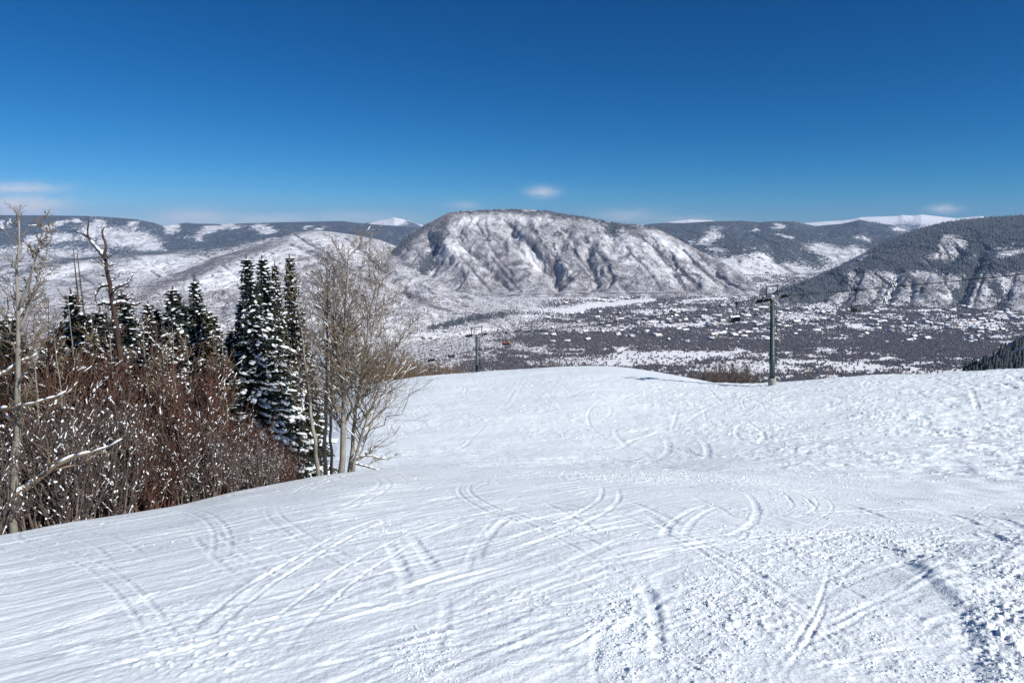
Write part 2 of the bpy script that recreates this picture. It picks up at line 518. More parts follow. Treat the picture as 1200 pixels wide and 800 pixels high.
# the pushed-up edge on the right: clean lane below, rough lumps above it
EDGE = np.array([px_ground(x, y) for x, y in ((1030,632),(1058,652),(1080,676),(1104,699),(1128,716),(1142,742),(1148,770),(1152,806))])
msk = (SY_ > EDGE[:, 1].min() - 2) & (SY_ < EDGE[:, 1].max() + 1.5) & (SX_ > EDGE[:, 0].min() - 2) & (SX_ < EDGE[:, 0].max() + 4)
ex = np.interp(SY_[msk], EDGE[::-1, 1], EDGE[::-1, 0])
dd = SX_[msk] - ex + 0.05 * fbm(SX_[msk] / .3, SY_[msk] / .3, 2, 81)
endw = sstep(EDGE[:, 1].max() + 0.8, EDGE[:, 1].max() - 1.5, SY_[msk])
lump = 0.022 + 0.026 * fbm(SX_[msk] / .5, SY_[msk] / .5, 3, 83) + 0.010 * fbm(SX_[msk] / .10, SY_[msk] / .10, 3, 87)
step = sstep(-0.06, 0.15, dd) * lump * (1 - sstep(0.5, 1.8, dd)) - 0.008 * np.exp(-((dd + 0.05) / 0.09) ** 2)
disp[msk] += step * endw

SZ = SZ + disp * (1 - sstep(300, 500, SY_))
def ground_z(x, y):
    return float(hill(x, y))

snowm = NT('snow')
co = snowm.n('ShaderNodeNewGeometry').outputs['Position']
n1 = snowm.noise(co, 9.0, 5, 0.62); n2 = snowm.noise(co, 40.0, 3, 0.6); n3 = snowm.noise(co, 0.6, 3, 0.5); n4 = snowm.noise(co, 2.6, 4, 0.7)
n5 = snowm.noise(co, 0.45, 4, 0.6)
rough_ = snowm.math('MULTIPLY_ADD', n5, 3.2, -1.15, clamp=True)
cl_ = snowm.mix(snowm.math('MULTIPLY_ADD', n3, 2.0, -0.5, clamp=True), (.785, .853, .885), (.84, .893, .912))
hh = snowm.math('MULTIPLY', snowm.math('ADD', snowm.math('MULTIPLY', n1, 1.0), snowm.math('MULTIPLY', n2, 0.4)), snowm.math('MULTIPLY_ADD', rough_, .8, .25))
hh = snowm.math('ADD', hh, snowm.math('MULTIPLY', n4, 1.0))
snowm.bsdf(cl_, 0.62, hh, 0.6, 0.04, 0.0, 0.25)
SNOW_GROUND = snowm.mat
nr, nc = SX_.shape
ii = np.arange(nr * nc).reshape(nr, nc)
Qs = np.stack([ii[:-1, :-1], ii[:-1, 1:], ii[1:, 1:], ii[1:, :-1]], -1).reshape(-1, 4)
me = np_mesh('snow_slope', np.stack([SX_, SY_, SZ], -1).reshape(-1, 3), None, Qs, [SNOW_GROUND], None, True)
tag(link_mesh('snow_slope', me), None, None, None, 'structure')

# loose clods of snow broken out by the skis
def clods(name, weight, n, seed, size, proto, tri):
    g = np.random.default_rng(seed)
    cs = np.cumsum(weight.ravel()); k = np.searchsorted(cs, g.random(n) * cs[-1])
    i, j = np.unravel_index(np.clip(k, 0, weight.size - 1), weight.shape)
    i = np.clip(i, 0, weight.shape[0] - 2); j = np.clip(j, 0, weight.shape[1] - 2)
    u, v = g.random(n), g.random(n)
    def bl(A): return (A[i, j] * (1 - u) + A[i + 1, j] * u) * (1 - v) + (A[i, j + 1] * (1 - u) + A[i + 1, j + 1] * u) * v
    X, Y, Z = bl(SX_), bl(SY_), bl(SZ)
    d = np.hypot(X, Y)
    sz = size(d, g.random(n))
    P = proto[None] * (1 + .7 * (g.random((n, len(proto), 3)) - .5)) * sz[:, None, None] * np.stack([g.uniform(.7, 1.5, n), g.uniform(.6, 1.1, n), g.uniform(.35, .7, n)], 1)[:, None, :]
    th = g.uniform(0, 6.28, n); c, s_ = np.cos(th)[:, None], np.sin(th)[:, None]
    V = np.stack([P[..., 0] * c - P[..., 1] * s_ + X[:, None], P[..., 0] * s_ + P[..., 1] * c + Y[:, None], P[..., 2] + Z[:, None] + .02 * sz[:, None]], -1)
    T = (tri[None] + (np.arange(n) * len(proto))[:, None, None]).reshape(-1, 3)
    me = np_mesh(name, V.reshape(-1, 3), T, None, [SNOW_GROUND])
    return tag(link_mesh(name, me), None, None, None, 'stuff')
_ph = (1 + 5 ** .5) / 2
ICOV = np.array([[-1,_ph,0],[1,_ph,0],[-1,-_ph,0],[1,-_ph,0],[0,-1,_ph],[0,1,_ph],[0,-1,-_ph],[0,1,-_ph],[_ph,0,-1],[_ph,0,1],[-_ph,0,-1],[-_ph,0,1]]) / 1.9
ICOT = np.array([[0,11,5],[0,5,1],[0,1,7],[0,7,10],[0,10,11],[1,5,9],[5,11,4],[11,10,2],[10,7,6],[7,1,8],[3,9,4],[3,4,2],[3,2,6],[3,6,8],[3,8,9],[4,9,5],[2,4,11],[6,2,10],[8,6,7],[9,8,1]])
inframe = (PXX > -40) & (PXX < 1240) & (PYY < 830) & (SY_ > 1.5)
rows_px = np.abs(np.gradient(PYY, axis=0))
cw1 = np.where(inframe & (SY_ < 26), (crud ** 2 * (.25 + .55 * right) * sstep(-.3, .5, fbm(SX_ / .5, SY_ / .5, 3, 311))) * rows_px, 0)
for cx, cy, rx, ry, am in ((725, 745, 36, 66, 2.2), (860, 690, 60, 50, 1.6), (820, 760, 60, 50, 1.3), (860, 558, 220, 7, 2.5), (1185, 740, 50, 90, 0.7), (1010, 640, 110, 22, 1.4), (500, 775, 40, 36, 1.2)):
    cw1 = cw1 + am * np.exp(-np.minimum((((PXX - cx) / rx) ** 2 + ((PYY - cy) / ry) ** 2) ** 2, 60)) * np.where(inframe & (SY_ < 26), rows_px, 0)
clods('snow_clods', cw1, 15000, 301, lambda d, u: (.0025 + .013 * u ** 4) * np.clip(d / 5, .7, 3.5) ** .8, ICOV, ICOT)
cw2 = np.where(inframe & (SY_ > 26) & (SY_ < 150), rows_px * chopm * (.35 + .65 * sstep(560, 900, PXX)), 0) * calm
clods('snow_chunks', cw2, 3200, 302, lambda d, u: (.02 + .13 * u ** 3) * np.clip(d / 70, .5, 1.3), ICOV, ICOT)
# ------------------------------------------------------------------ valley and mountains: one sheet, columns = X/Y, rows = Y
FA = ray(np.arange(-190, 1392, 1.12), 330)[0]
def _frows():
    segs = [(400, 1500, 30), (1500, 2550, 45), (2550, 4300, 190), (4300, 7400, 400), (7400, 13000, 210), (13000, 23500, 90)]
    ys = []
    for a0, b0, n in segs:
        ys += list(np.linspace(a0, b0, n, endpoint=False))
    return np.array(ys + [23500.0])
FY = _frows()
FAA, FYY = np.meshgrid(FA, FY, indexing='ij')
FXX = FAA * FYY

# every layer: rows of (photo x, photo y, distance) from its foot to its crest
LAYERS = dict(
 far_peaks=dict(g=60, lam=900, k=1, rows=[
  [(-250,300,15500),(1450,300,15500)],
  [(-250,268,21000),(400,267,21000),(425,262,21000),(436,260,21000),(447,258,21000),(455,256.5,21000),(462,254.5,21000),(470,256,21000),(480,259,21000),(492,263,21000),(530,270,21000),(720,268,21000),(760,264,21000),(775,261,21000),(790,259,21000),(808,257,21000),(832,258,21000),(850,262,21000),(900,263,21000),(940,261.5,21000),(965,259.5,21000),(985,258.5,21000),(1000,256.5,21000),(1008,254.5,21000),(1030,253.6,21000),(1052,253,21000),(1058,251.6,21000),(1070,252.6,21000),(1080,251.2,21000),(1095,253,21000),(1120,255.6,21000),(1140,254,21000),(1150,253,21000),(1162,256,21000),(1250,262,21000),(1450,262,21000)]]),
 forest_ridge=dict(g=70, lam=700, rows=[
  [(-250,320,8600),(0,318,8600),(100,312,8800),(200,300,9200),(300,290,9600),(400,290,9600),(560,300,9800),(640,320,9800)],
  [(-250,285,10200),(0,285,10200),(60,288,10200),(130,285,10400),(200,284,10600),(260,278,11000),(330,272,11000),(430,274,11000),(560,285,11000),(640,310,11000)],
  [(-250,250,12000),(0,252,12000),(60,252.5,12000),(100,253,12000),(130,254.5,12000),(160,257,12000),(180,261,12100),(193,265,12200),(205,263,12600),(218,261,12800),(228,262,12800),(260,262.5,13000),(330,260.5,13000),(400,259,13000),(430,262.5,13000),(470,265,13000),(520,269,13000),(580,275,13000),(640,300,13000)]]),
 left_mid=dict(g=55, lam=420, rows=[
  [(-250,350,5250),(0,346,5300),(100,342,5350),(200,332,5650),(260,312,6300),(300,302,7300),(330,300,7500)],
  [(-250,318,6700),(0,316,6800),(60,312,6900),(130,312,7000),(180,308,7100),(240,300,7500),(300,290,8000),(330,295,8100)],
  [(-250,296,8300),(0,297,8300),(40,297,8300),(60,300,8300),(90,303,8300),(120,300,8300),(150,296,8400),(190,294,8500),(230,292,8700),(260,287,8800),(290,282,9000),(320,278,9000),(350,280,9000),(400,300,9000)]]),
 left_hills=dict(g=40, lam=300, rows=[
  [(-250,446,2420),(0,440,2500),(200,425,2750),(330,412,3000),(440,402,3250),(520,392,3500),(600,382,3800),(650,374,4100),(700,372,4200)],
  [(-250,410,2900),(0,400,3000),(200,385,3300),(330,368,3700),(440,352,4200),(500,350,4450),(560,356,4500),(650,372,4300),(700,376,4320)],
  [(-250,370,3600),(0,362,3700),(100,354,3850),(200,338,4300),(300,318,4800),(380,308,5200),(440,314,5200),(500,332,5000),(560,348,4850),(650,370,4500),(700,376,4450)],
  [(-250,352,3900),(0,350,4050),(100,343,4350),(162,332,4800),(190,325,5050),(215,318,5300),(250,302,5700),(275,295,5950),(300,288,6200),(325,280,6500),(345,272.5,6700),(365,270.5,6800),(385,271,6850),(405,274,6850),(420,276,6800),(445,281,6700),(470,291,6400),(500,312,6000),(540,338,5400),(600,362,4900),(650,372,4700),(700,380,4600)]]),
 back_right=dict(g=75, lam=520, rows=[
  [(690,345,6300),(760,340,6500),(830,336,6600),(900,328,6800),(960,322,7000),(1040,310,7300),(1150,300,7600),(1450,300,7600)],
  [(690,330,7300),(760,310,7500),(830,300,7600),(870,290,7700),(900,295,7800),(940,300,7900),(980,300,8000),(1040,295,8400),(1450,290,8600)],
  [(690,310,8800),(760,285,9000),(800,278,9200),(850,276,9300),(900,280,9300),(960,280,9300),(1040,282,9800),(1450,280,10000)],
  [(690,285,11000),(720,274,11000),(745,266,11000),(762,262.5,11000),(780,261,11000),(800,261.5,11000),(830,259.5,11000),(870,259,11000),(890,260.5,11000),(905,259.5,11000),(930,259.5,11000),(942,262,11200),(955,265,11400),(970,263.5,11800),(985,262.5,11800),(1000,259.5,11800),(1008,257.5,11800),(1025,261,11800),(1045,263.5,11800),(1058,268,11800),(1085,278,11800),(1450,285,11800)]]),
 red_mountain=dict(g=58, lam=300, rows=[
  [(405,349,4950),(440,347,4900),(520,346,4850),(600,345,4800),(700,344.5,4800),(800,344,4800),(850,342,4850),(890,340,4900)],
  [(405,340,5150),(440,334,5200),(500,325,5250),(560,320,5250),(620,318,5250),(700,318,5250),(780,320,5200),(830,326,5150),(865,334,5050),(890,341,4960)],
  [(405,332,5400),(440,316,5500),(490,303,5650),(530,290,5700),(600,285,5750),(700,287,5750),(760,290,5700),(800,303,5550),(830,314,5400),(860,327,5250),(890,342,5020)],
  [(405,326,5700),(430,315,5850),(455,300,6050),(475,278,6200),(492,267,6300),(510,257.5,6350),(525,249.5,6400),(540,247.5,6450),(560,246.5,6500),(580,245.5,6500),(600,245,6500),(620,245.5,6500),(640,247,6500),(655,249.5,6480),(670,252.5,6450),(690,255,6420),(705,258,6400),(720,261,6380),(745,263,6350),(763,265,6300),(778,272,6200),(790,278,6100),(805,286,6000),(820,294,5850),(835,301,5700),(850,309,5500),(865,319,5350),(878,329,5200),(890,343,5060)]]),
 right_hill=dict(g=55, lam=300, rows=[
  [(862,376,4200),(880,370,4250),(925,362,4300),(960,370,4250),(1000,376,4200),(1060,377,4180),(1130,378,4150),(1200,384,4050),(1450,390,3950)],
  [(862,378,4250),(885,360,4420),(915,345,4600),(940,341,4700),(965,334,4780),(1000,325,4850),(1040,321,4900),(1060,322,4900),(1100,320,4900),(1130,312,4950),(1160,300,5050),(1200,290,5150),(1450,275,5300)],
  [(862,380,4300),(885,358,4550),(915,340,4750),(940,334,4900),(965,324,5050),(1000,311,5250),(1040,298,5400),(1100,283,5500),(1160,276,5600),(1200,272,5700),(1450,262,5900)],
  [(862,382,4350),(885,356,4620),(905,345,4850),(920,338,5000),(940,331,5200),(960,322,5400),(985,311,5600),(1005,300,5750),(1030,287,5900),(1050,278,6000),(1070,270.5,6100),(1090,264.5,6200),(1110,260.5,6250),(1130,257.5,6300),(1160,255,6350),(1200,252,6400),(1450,240,6600)]]),
 right_shoulder=dict(g=6, lam=120, rows=[
  [(1060,470,560),(1100,470,560),(1200,470,540),(1450,470,520)],
  [(1060,456,800),(1100,450,800),(1130,442,800),(1150,431,800),(1165,421,800),(1180,409,800),(1200,397,800),(1240,378,800),(1450,330,800)]]),
)
# carved gullies and raised spurs: (layer, photo polyline, half width px, metres)
CARVE = [
 ('red_mountain',[(535,268),(548,290),(570,310),(598,342)],5,-55),
 ('red_mountain',[(600,268),(606,285),(630,305),(650,324),(655,340)],7,-95),
 ('red_mountain',[(625,262),(632,280),(650,300),(672,328),(680,340)],6,45),
 ('red_mountain',[(668,266),(658,285),(652,302),(653,325)],6,-60),
 ('red_mountain',[(690,290),(689,305),(700,325),(696,342)],6,-80),
 ('red_mountain',[(676,318),(668,328),(654,336)],4,-40),
 ('red_mountain',[(718,325),(708,335),(697,343)],5,-60),
 ('red_mountain',[(640,318),(660,330),(672,343)],5,40),
 ('red_mountain',[(705,285),(712,305),(724,330)],8,45),
 ('red_mountain',[(740,300),(760,318),(780,338)],9,45),
 ('red_mountain',[(768,286),(784,311),(798,328),(808,343)],5,-70),
 ('red_mountain',[(715,262),(718,280),(714,295)],7,-50),
 ('red_mountain',[(500,275),(512,300),(505,318),(485,338)],7,-75),
 ('red_mountain',[(475,290),(465,303),(458,318)],6,-60),
 ('red_mountain',[(520,285),(538,312),(552,340)],7,40),
 ('red_mountain',[(820,300),(838,318),(850,335)],5,-40),
 ('right_hill',[(1150,300),(1136,325),(1126,345),(1121,370)],7,-90),
 ('right_hill',[(1060,322),(1085,345),(1115,368)],8,60),
 ('right_hill',[(1052,328),(1043,345),(1036,360)],5,-70),
 ('right_hill',[(1030,335),(1020,352)],5,-45),
 ('right_hill',[(1000,330),(990,350),(982,366)],5,-55),
 ('right_hill',[(1070,332),(1066,350)],4,-35),
 ('right_hill',[(1180,340),(1170,350),(1168,372)],6,-60),
 ('right_hill',[(985,330),(968,345),(958,360)],6,-50),
 ('right_hill',[(1140,280),(1120,300),(1100,312)],8,-45),
 ('left_hills',[(420,300),(455,322),(478,345)],6,-55),
 ('left_hills',[(345,285),(385,310),(400,330)],5,-40),
 ('left_mid',[(175,300),(190,312),(198,325)],5,-40),
 ('back_right',[(905,300),(925,315),(965,320)],6,-60),
]
FINE_LINES = [('red_mountain', q) for q in (
 [(590,258),(615,280),(640,303),(652,318)], [(597,262),(622,290),(645,313)], [(672,290),(690,318),(705,337)], [(735,290),(758,316),(775,340)],
 [(700,295),(715,318),(735,342)], [(560,262),(577,292),(600,322)], [(800,292),(825,316),(848,335)], [(745,272),(778,300),(822,336)],
 [(540,300),(560,325),(575,342)], [(668,322),(655,340)], [(720,322),(706,342)], [(575,300),(592,322),(612,342)], [(812,306),(838,330)],
 [(618,262),(636,285),(650,302)], [(500,318),(486,340)], [(548,318),(536,342)], [(785,300),(800,318),(822,342)])]
FINE_LINES += [('right_hill', q) for q in ([(1010,322),(1000,345),(990,366)], [(1075,325),(1095,345),(1118,366)], [(1160,305),(1150,330),(1140,360)], [(1085,325),(1078,345)], [(1190,320),(1180,350)], [(1140,335),(1130,355)])]
FINE_LINES += [('left_hills', q) for q in ([(345,275),(380,296),(415,318)], [(300,300),(330,322),(352,345)], [(405,280),(432,300),(450,318)], [(260,310),(285,330),(300,352)], [(225,322),(240,340)])]
FINE_LINES += [('left_mid', q) for q in ([(60,302),(90,318),(110,335)], [(150,298),(172,312),(190,328)], [(110,302),(130,318)], [(230,294),(250,305)])]
CARVE += [(n_, q, 2.4, -20) for n_, q in FINE_LINES]
def poly_dist(px, py, pts):
    best = np.full(px.shape, 1e9)
    for (x0, y0), (x1, y1) in zip(pts[:-1], pts[1:]):
        dx, dy = x1 - x0, y1 - y0
        u = np.clip(((px - x0) * dx + (py - y0) * dy) / (dx * dx + dy * dy), 0, 1)
        best = np.minimum(best, np.hypot(px - x0 - u * dx, py - y0 - u * dy))
    return best

FZ = hill(FXX, FYY) + 3.0 * fbm(FXX / 240, FYY / 240, 3, 91) * sstep(900, 1500, FYY) - 0.6 + 72 * sstep(3500, 4800, FYY)
GUL = np.zeros(FZ.shape, np.float32); WHO = np.zeros(FZ.shape, np.int8); LT = np.zeros(FZ.shape, np.float32)
for li, (nm, L) in enumerate(LAYERS.items()):
    rows = []
    for row in L['rows']:
        p = np.array(row, float); a, s = ray(p[:, 0], p[:, 1])
        o = np.argsort(a); z = EYE + s * p[:, 2]
        rows.append((np.interp(FA, a[o], z[o]), np.interp(FA, a[o], p[o, 2]), a.min(), a.max()))
    amin = max(r_[2] for r_ in rows); amax = min(r_[3] for r_ in rows)
    cols = np.nonzero((FA >= amin) & (FA <= amax))[0]
    z = np.full(FZ.shape, -3000.0); t = np.zeros(FZ.shape, np.float32)
    for i in cols:
        ky = np.array([r_[1][i] for r_ in rows]); kz = np.array([r_[0][i] for r_ in rows])
        for j in range(1, len(ky)):
            ky[j] = max(ky[j], ky[j - 1] + 30)
        m_in = (FY >= ky[0]) & (FY <= ky[-1])
        zz = z[i]
        zz[m_in] = pchip(ky, kz, FY[m_in]) if len(ky) > 2 else np.interp(FY[m_in], ky, kz)
        b = FY > ky[-1]; zz[b] = kz[-1] - 0.45 * (FY[b] - ky[-1]) * sstep(0, 260, FY[b] - ky[-1])
        f = FY < ky[0]; zz[f] = kz[0] - 0.5 * (ky[0] - FY[f])
        t[i] = np.clip((FY - ky[0]) / (ky[-1] - ky[0]), 0, 1.2)
    c0, c1 = cols[0], cols[-1] + 1
    A_, Y_ = FAA[c0:c1], FYY[c0:c1]; X_ = A_ * Y_; T_ = t[c0:c1]; Z_ = z[c0:c1]
    bell = np.clip(4 * T_ * (1 - T_), 0, 1) ** 0.8 * (T_ < 1)
    lam = L['lam']
    wx = X_ + 0.35 * lam * fbm(X_ / (1.6 * lam), Y_ / (1.6 * lam), 3, 101 + li)
    rg = ridged(wx / lam, Y_ / (lam * 3.2), 4, 111 + li * 3)
    Z_ = Z_ + bell * L['g'] * (0.34 * rg - 0.25) + bell * 0.12 * L['g'] * fbm(X_ / (lam * .4), Y_ / (lam * .5), 3, 141 + li)
    gl_ = np.clip(1 - np.abs(pn(wx / (lam * .62) + .25 * fbm(X_ / 200, Y_ / 260, 2, 171), Y_ / (lam * 2.6), 161 + li)) / .16, 0, 1) ** 1.3
    gl_ = gl_ + .35 * np.clip(1 - np.abs(pn(wx / (lam * .3), Y_ / (lam * 1.5), 181 + li)) / .2, 0, 1) ** 1.3
    Z_ = Z_ - bell * L['g'] * .21 * gl_
    px, py = to_px(X_, Y_, Z_)
    for nm2, pts, hwp, amp in CARVE:
        if nm2 == nm:
            d_ = poly_dist(px + 2.5 * fbm(X_ / 150, Y_ / 150, 2, 151), py, pts) / hwp
            Z_ = Z_ + 0.62 * amp * np.exp(-np.abs(d_) ** 1.4) * (T_ < 1.0) * np.clip(T_ * 6, 0, 1)
    k = 18.0
    cur = FZ[c0:c1].copy(); s_ = Z_ > cur
    hmix = np.clip(0.5 + 0.5 * (Z_ - cur) / k, 0, 1)
    FZ[c0:c1] = cur + (Z_ - cur) * hmix + k * hmix * (1 - hmix)
    w_ = WHO[c0:c1]; lt_ = LT[c0:c1]
    w_[s_] = li + 1; lt_[s_] = T_[s_]; gg_ = GUL[c0:c1]; gg_[s_] = (gl_ * bell)[s_]
LN = {n: i + 1 for i, n in enumerate(LAYERS)}
FPX, FPY = to_px(FXX, FYY, FZ)

# ---- vegetation cover on the sheet: forest = conifers, scrub = leafless brush and aspen
nzx = 6 * fbm(FXX / 420, FYY / 420, 5, 201, .62); nzy = 3.2 * fbm(FXX / 420, FYY / 420, 5, 205, .62)
qx, qy = FPX + nzx, FPY + nzy * 0.8
fine = fbm(FXX / 130, FYY / 130, 4, 211)
forest = np.zeros(FZ.shape); scrub = np.full(FZ.shape, 0.3)
def isl(n): return WHO == LN[n]
def blob(x, y, rx, ry, ang=0.0, p=2):
    c, s = math.cos(math.radians(ang)), math.sin(math.radians(ang))
    u = ((qx - x) * c + (qy - y) * s) / rx; v = (-(qx - x) * s + (qy - y) * c) / ry
    return np.exp(-np.minimum((u * u + v * v) ** (p * .75), 60))
def put(arr, layers, m, val):
    sel = np.zeros(FZ.shape, bool)
    for n in layers: sel |= isl(n)
    arr[sel] = (arr + (val - arr) * np.clip(m, 0, 1))[sel]
def base(n, f, s):
    m = isl(n); forest[m] = f; scrub[m] = s
base('far_peaks', 0.0, 0.02); base('forest_ridge', .9, .3); base('left_mid', .04, .42); base('left_hills', .02, .48)
base('back_right', .9, .35); base('red_mountain', .0, .70); base('right_hill', .05, .56); base('right_shoulder', .0, .7)
val = WHO == 0
# far peaks: rock and krummholz low down
put(forest, ['far_peaks'], sstep(.55, .2, LT + .25 * fine) * (qx < 560), .55)
put(forest, ['far_peaks'], blob(1065, 268, 22, 7) + blob(1020, 264, 8, 4), .6)
put(forest, ['far_peaks'], sstep(0.05, .5, ridged(FXX / 1500, FYY / 900, 3, 221) - .75) * (qx < 560), .75)
# left ridge: open snow under the wooded top
for b in ((62,264,13,4,-14),(75,261,8,3,-20),(88,259,6,3,0),(115,262,9,5,0),(98,273,20,9,-12),(125,277,26,12,10),(160,281,30,12,12),(75,277,18,6,-14),(158,263,6,4,-40),(180,290,14,10,25),(205,266,5,5,0),(200,268,9,6,20),(245,270,20,4,-18),(262,266,24,3,-5),(235,278,10,3,-30),(305,267,10,5,10),(314,270,8,4,0),(361,266,4,3,0),(2,263,3,4,0),(10,260,1.6,5,0),(40,283,30,5,-18),(20,300,26,5,-22),(375,268,5,2,0)):
    m = blob(*b); put(forest, ['forest_ridge'], m * 1.3, .03); put(scrub, ['forest_ridge'], m, .22)
put(forest, ['forest_ridge'], blob(196, 288, 9, 6) + blob(85, 271, 8, 5), .9)
put(forest, ['forest_ridge'], sstep(284, 296, qy) * (qx < 130), .12)
# left middle hills
put(scrub, ['left_mid'], sstep(.3, .75, ridged(FXX / 420, FYY / 500, 3, 231) - .35), .62)
put(forest, ['left_mid'], blob(215, 291, 60, 3, -6) + blob(110, 301, 70, 2.5, -8) + blob(280, 283, 46, 6, -14), .75)
put(scrub, ['left_mid'], blob(190, 316, 50, 14, -10), .24)
put(forest, ['left_mid'], blob(20, 320, 60, 4, -14), .25)
# left hills: darker diagonal band along the left of the ridge
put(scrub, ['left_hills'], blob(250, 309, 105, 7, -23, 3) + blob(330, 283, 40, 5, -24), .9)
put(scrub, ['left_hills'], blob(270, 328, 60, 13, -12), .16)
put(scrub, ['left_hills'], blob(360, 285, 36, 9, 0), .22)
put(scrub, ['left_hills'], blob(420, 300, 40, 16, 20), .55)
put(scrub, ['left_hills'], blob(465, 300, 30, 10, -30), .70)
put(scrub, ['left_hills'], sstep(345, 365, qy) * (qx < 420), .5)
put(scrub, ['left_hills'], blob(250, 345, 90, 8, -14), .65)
dln = lambda pts, w: np.exp(-(poly_dist(qx, qy, pts) / w) ** 2)
put(scrub, ['left_hills', 'red_mountain'], dln([(340,285),(375,300),(410,318),(450,335)], 2.2), .9)
put(scrub, ['left_hills'], dln([(470,345),(500,352),(530,368)], 3), .85)
put(scrub, ['left_hills'], dln([(560,372),(520,380),(640,366)], 3), .9)
put(scrub, ['left_hills'], blob(470, 390, 90, 16, 0), .30)
put(scrub, ['left_hills'], blob(600, 400, 60, 14, 10), .36)
# Red mountain
R = ['red_mountain']
put(scrub, R, sstep(0.2, .9, ridged(FXX / 190, FYY / 420, 3, 241) - .3) * .8, .58)
put(scrub, R, dln([(455,303),(475,280),(492,268),(510,259),(525,252)], 8), 1.0)
put(scrub, R, dln([(525,251),(560,249.5),(600,248),(640,250),(660,254)], 2.6), 1.0)
put(forest, R, dln([(535,248.5),(560,247.5),(600,246.2),(640,248.4),(655,251)], 0.8), .8)
put(scrub, R, dln([(650,252),(690,259),(725,266),(765,270)], 7), .98); put(forest, R, dln([(650,251),(690,257),(725,263),(763,266)], 3), .45)
put(scrub, R, blob(690, 268, 45, 10, 5), .60)
put(scrub, R, blob(560, 260, 26, 9, 5), .25); put(scrub, R, blob(620, 256, 30, 6, 5), .28)
put(scrub, R, blob(545, 295, 30, 20, 30), .30)
put(scrub, R, blob(620, 305, 10, 22, -25), .18); put(scrub, R, blob(790, 290, 44, 5, 32), .14)
put(scrub, R, blob(745, 300, 50, 20, 20), .34); put(scrub, R, blob(800, 320, 45, 14, 20), .36)
put(scrub, R, blob(590, 275, 24, 6, 0), .55)
put(scrub, R, blob(685, 312, 26, 16, 20), .62); put(scrub, R, blob(520, 320, 40, 18, -20), .56); put(scrub, R, blob(470, 316, 28, 12, -20), .68)
put(forest, R, dln([(512,276),(515,290),(508,303),(496,315)], 6), .8)
put(forest, R, dln([(500,262),(483,278),(468,295),(458,305)], 2.5), .55)
put(forest, R, blob(719, 268, 7, 8), .85); put(forest, R, blob(660, 271, 9, 4, -20), .45)
put(forest, R, dln([(652,285),(651,300)], 2) + dln([(690,292),(690,305)], 2.4), .55)
for pts in ([(535,277),(562,305),(600,340)], [(648,318),(653,336)], [(674,318),(662,328),(653,336)], [(716,328),(706,336),(696,343)], [(770,290),(785,312),(800,332),(806,342)], [(665,300),(690,325)], [(700,318),(690,343)]):
    put(scrub, R, dln(pts, 1.8), .95)
put(scrub, R, dln([(600,268),(640,310)], 2.5), .12)
# right hill
H = ['right_hill']
band = sstep(322, 312, qy + 0.0 * qx) * sstep(985, 1010, qx) + sstep(1000, 985, qx) * sstep(344, 336, qy)
put(forest, H, band, .9)
put(forest, H, blob(1110, 293, 14, 20, 20) + blob(1095, 301, 22, 6, -15) + blob(1120, 286, 16, 9, 0), .05)
put(scrub, H, blob(1112, 290, 30, 16, 0), .45)
put(forest, H, blob(1180, 296, 46, 9, -12), .04); put(scrub, H, blob(1185, 292, 50, 12, -12), .34)
put(forest, H, blob(1010, 300, 10, 5, -35) + blob(1003, 306, 16, 2.5, -25), .1)
put(forest, H, dln([(1150,300),(1138,322),(1126,345),(1121,368)], 7), .75)
put(forest, H, dln([(1150,302),(1200,288)], 2.5) + dln([(1165,335),(1172,352),(1178,372)], 7) + blob(1190,375,30,6), .6)
put(forest, H, dln([(985,330),(968,345),(950,362)], 6) + blob(940, 345, 26, 10, -20), .85)
put(forest, H, dln([(1050,328),(1042,345),(1036,358)], 3) , .35)  # shade of the gully side painted in as a thin forest strip
put(scrub, H, dln([(1066,324),(1090,340),(1115,362)], 3) + dln([(1062,315),(1120,310)], 2), .85)
put(scrub, H, blob(1165, 335, 26, 16, 0), .38); put(scrub, H, blob(1105, 345, 10, 14, 0), .42)
put(scrub, H, blob(975, 342, 8, 9, -40) + blob(1112, 348, 6, 4), .08)
put(scrub, H, dln([(1050,330),(1035,358)], 4), .15)
# back right: bright open hills low down
B = ['back_right']
low = sstep(300, 312, qy)
put(forest, B, low, .08); put(scrub, B, low, .38)
for b in ((834,276,13,8,-30),(822,285,16,2,0),(840,293,12,5,10),(878,297,20,7,-10),(890,303,20,9,20),(862,312,30,12,25),(925,320,40,7,12),(965,292,22,7,10),(985,300,24,10,15),(1012,280,10,4,15),(960,312,20,5,20),(912,266,8,4,0),(884,270,4,2.5,0),(920,277,10,2.5,12),(1008,300,12,8,-30),(1000,292,10,5,0),(1058,267,14,5,0)):
    m = blob(*b); put(forest, B, m * 1.2, .03); put(scrub, B, m, .26)
put(forest, B, blob(868, 296, 28, 3.5, -4) + blob(905, 298, 18, 5, 20) + blob(945, 300, 26, 6, 30) + blob(866, 289, 30, 3, 0), .85)
put(forest, B, blob(800, 258, 30, 1.5) + blob(880, 300, 6, 4), .2)
put(scrub, B, dln([(905,305),(935,322),(965,320)], 2.5), .9)
scrub = scrub + .34 * GUL * (WHO > 0) * (scrub > .05)
for n_, q in FINE_LINES:
    put(scrub, [n_], np.exp(-(poly_dist(FPX + .35 * nzx, FPY + .3 * nzy, q) / 1.3) ** 2), 1.0)
put(scrub, ['left_hills'], blob(285, 318, 62, 13, -20), .06)
put(scrub, ['left_hills'], blob(405, 292, 30, 9, 15), .22)
put(scrub, ['left_mid'], blob(185, 308, 52, 9, -8) + blob(80, 318, 40, 7, -12), .10)
put(scrub, ['left_mid'], dln([(30,318),(90,303),(150,299),(230,295)], 2.0), .9)
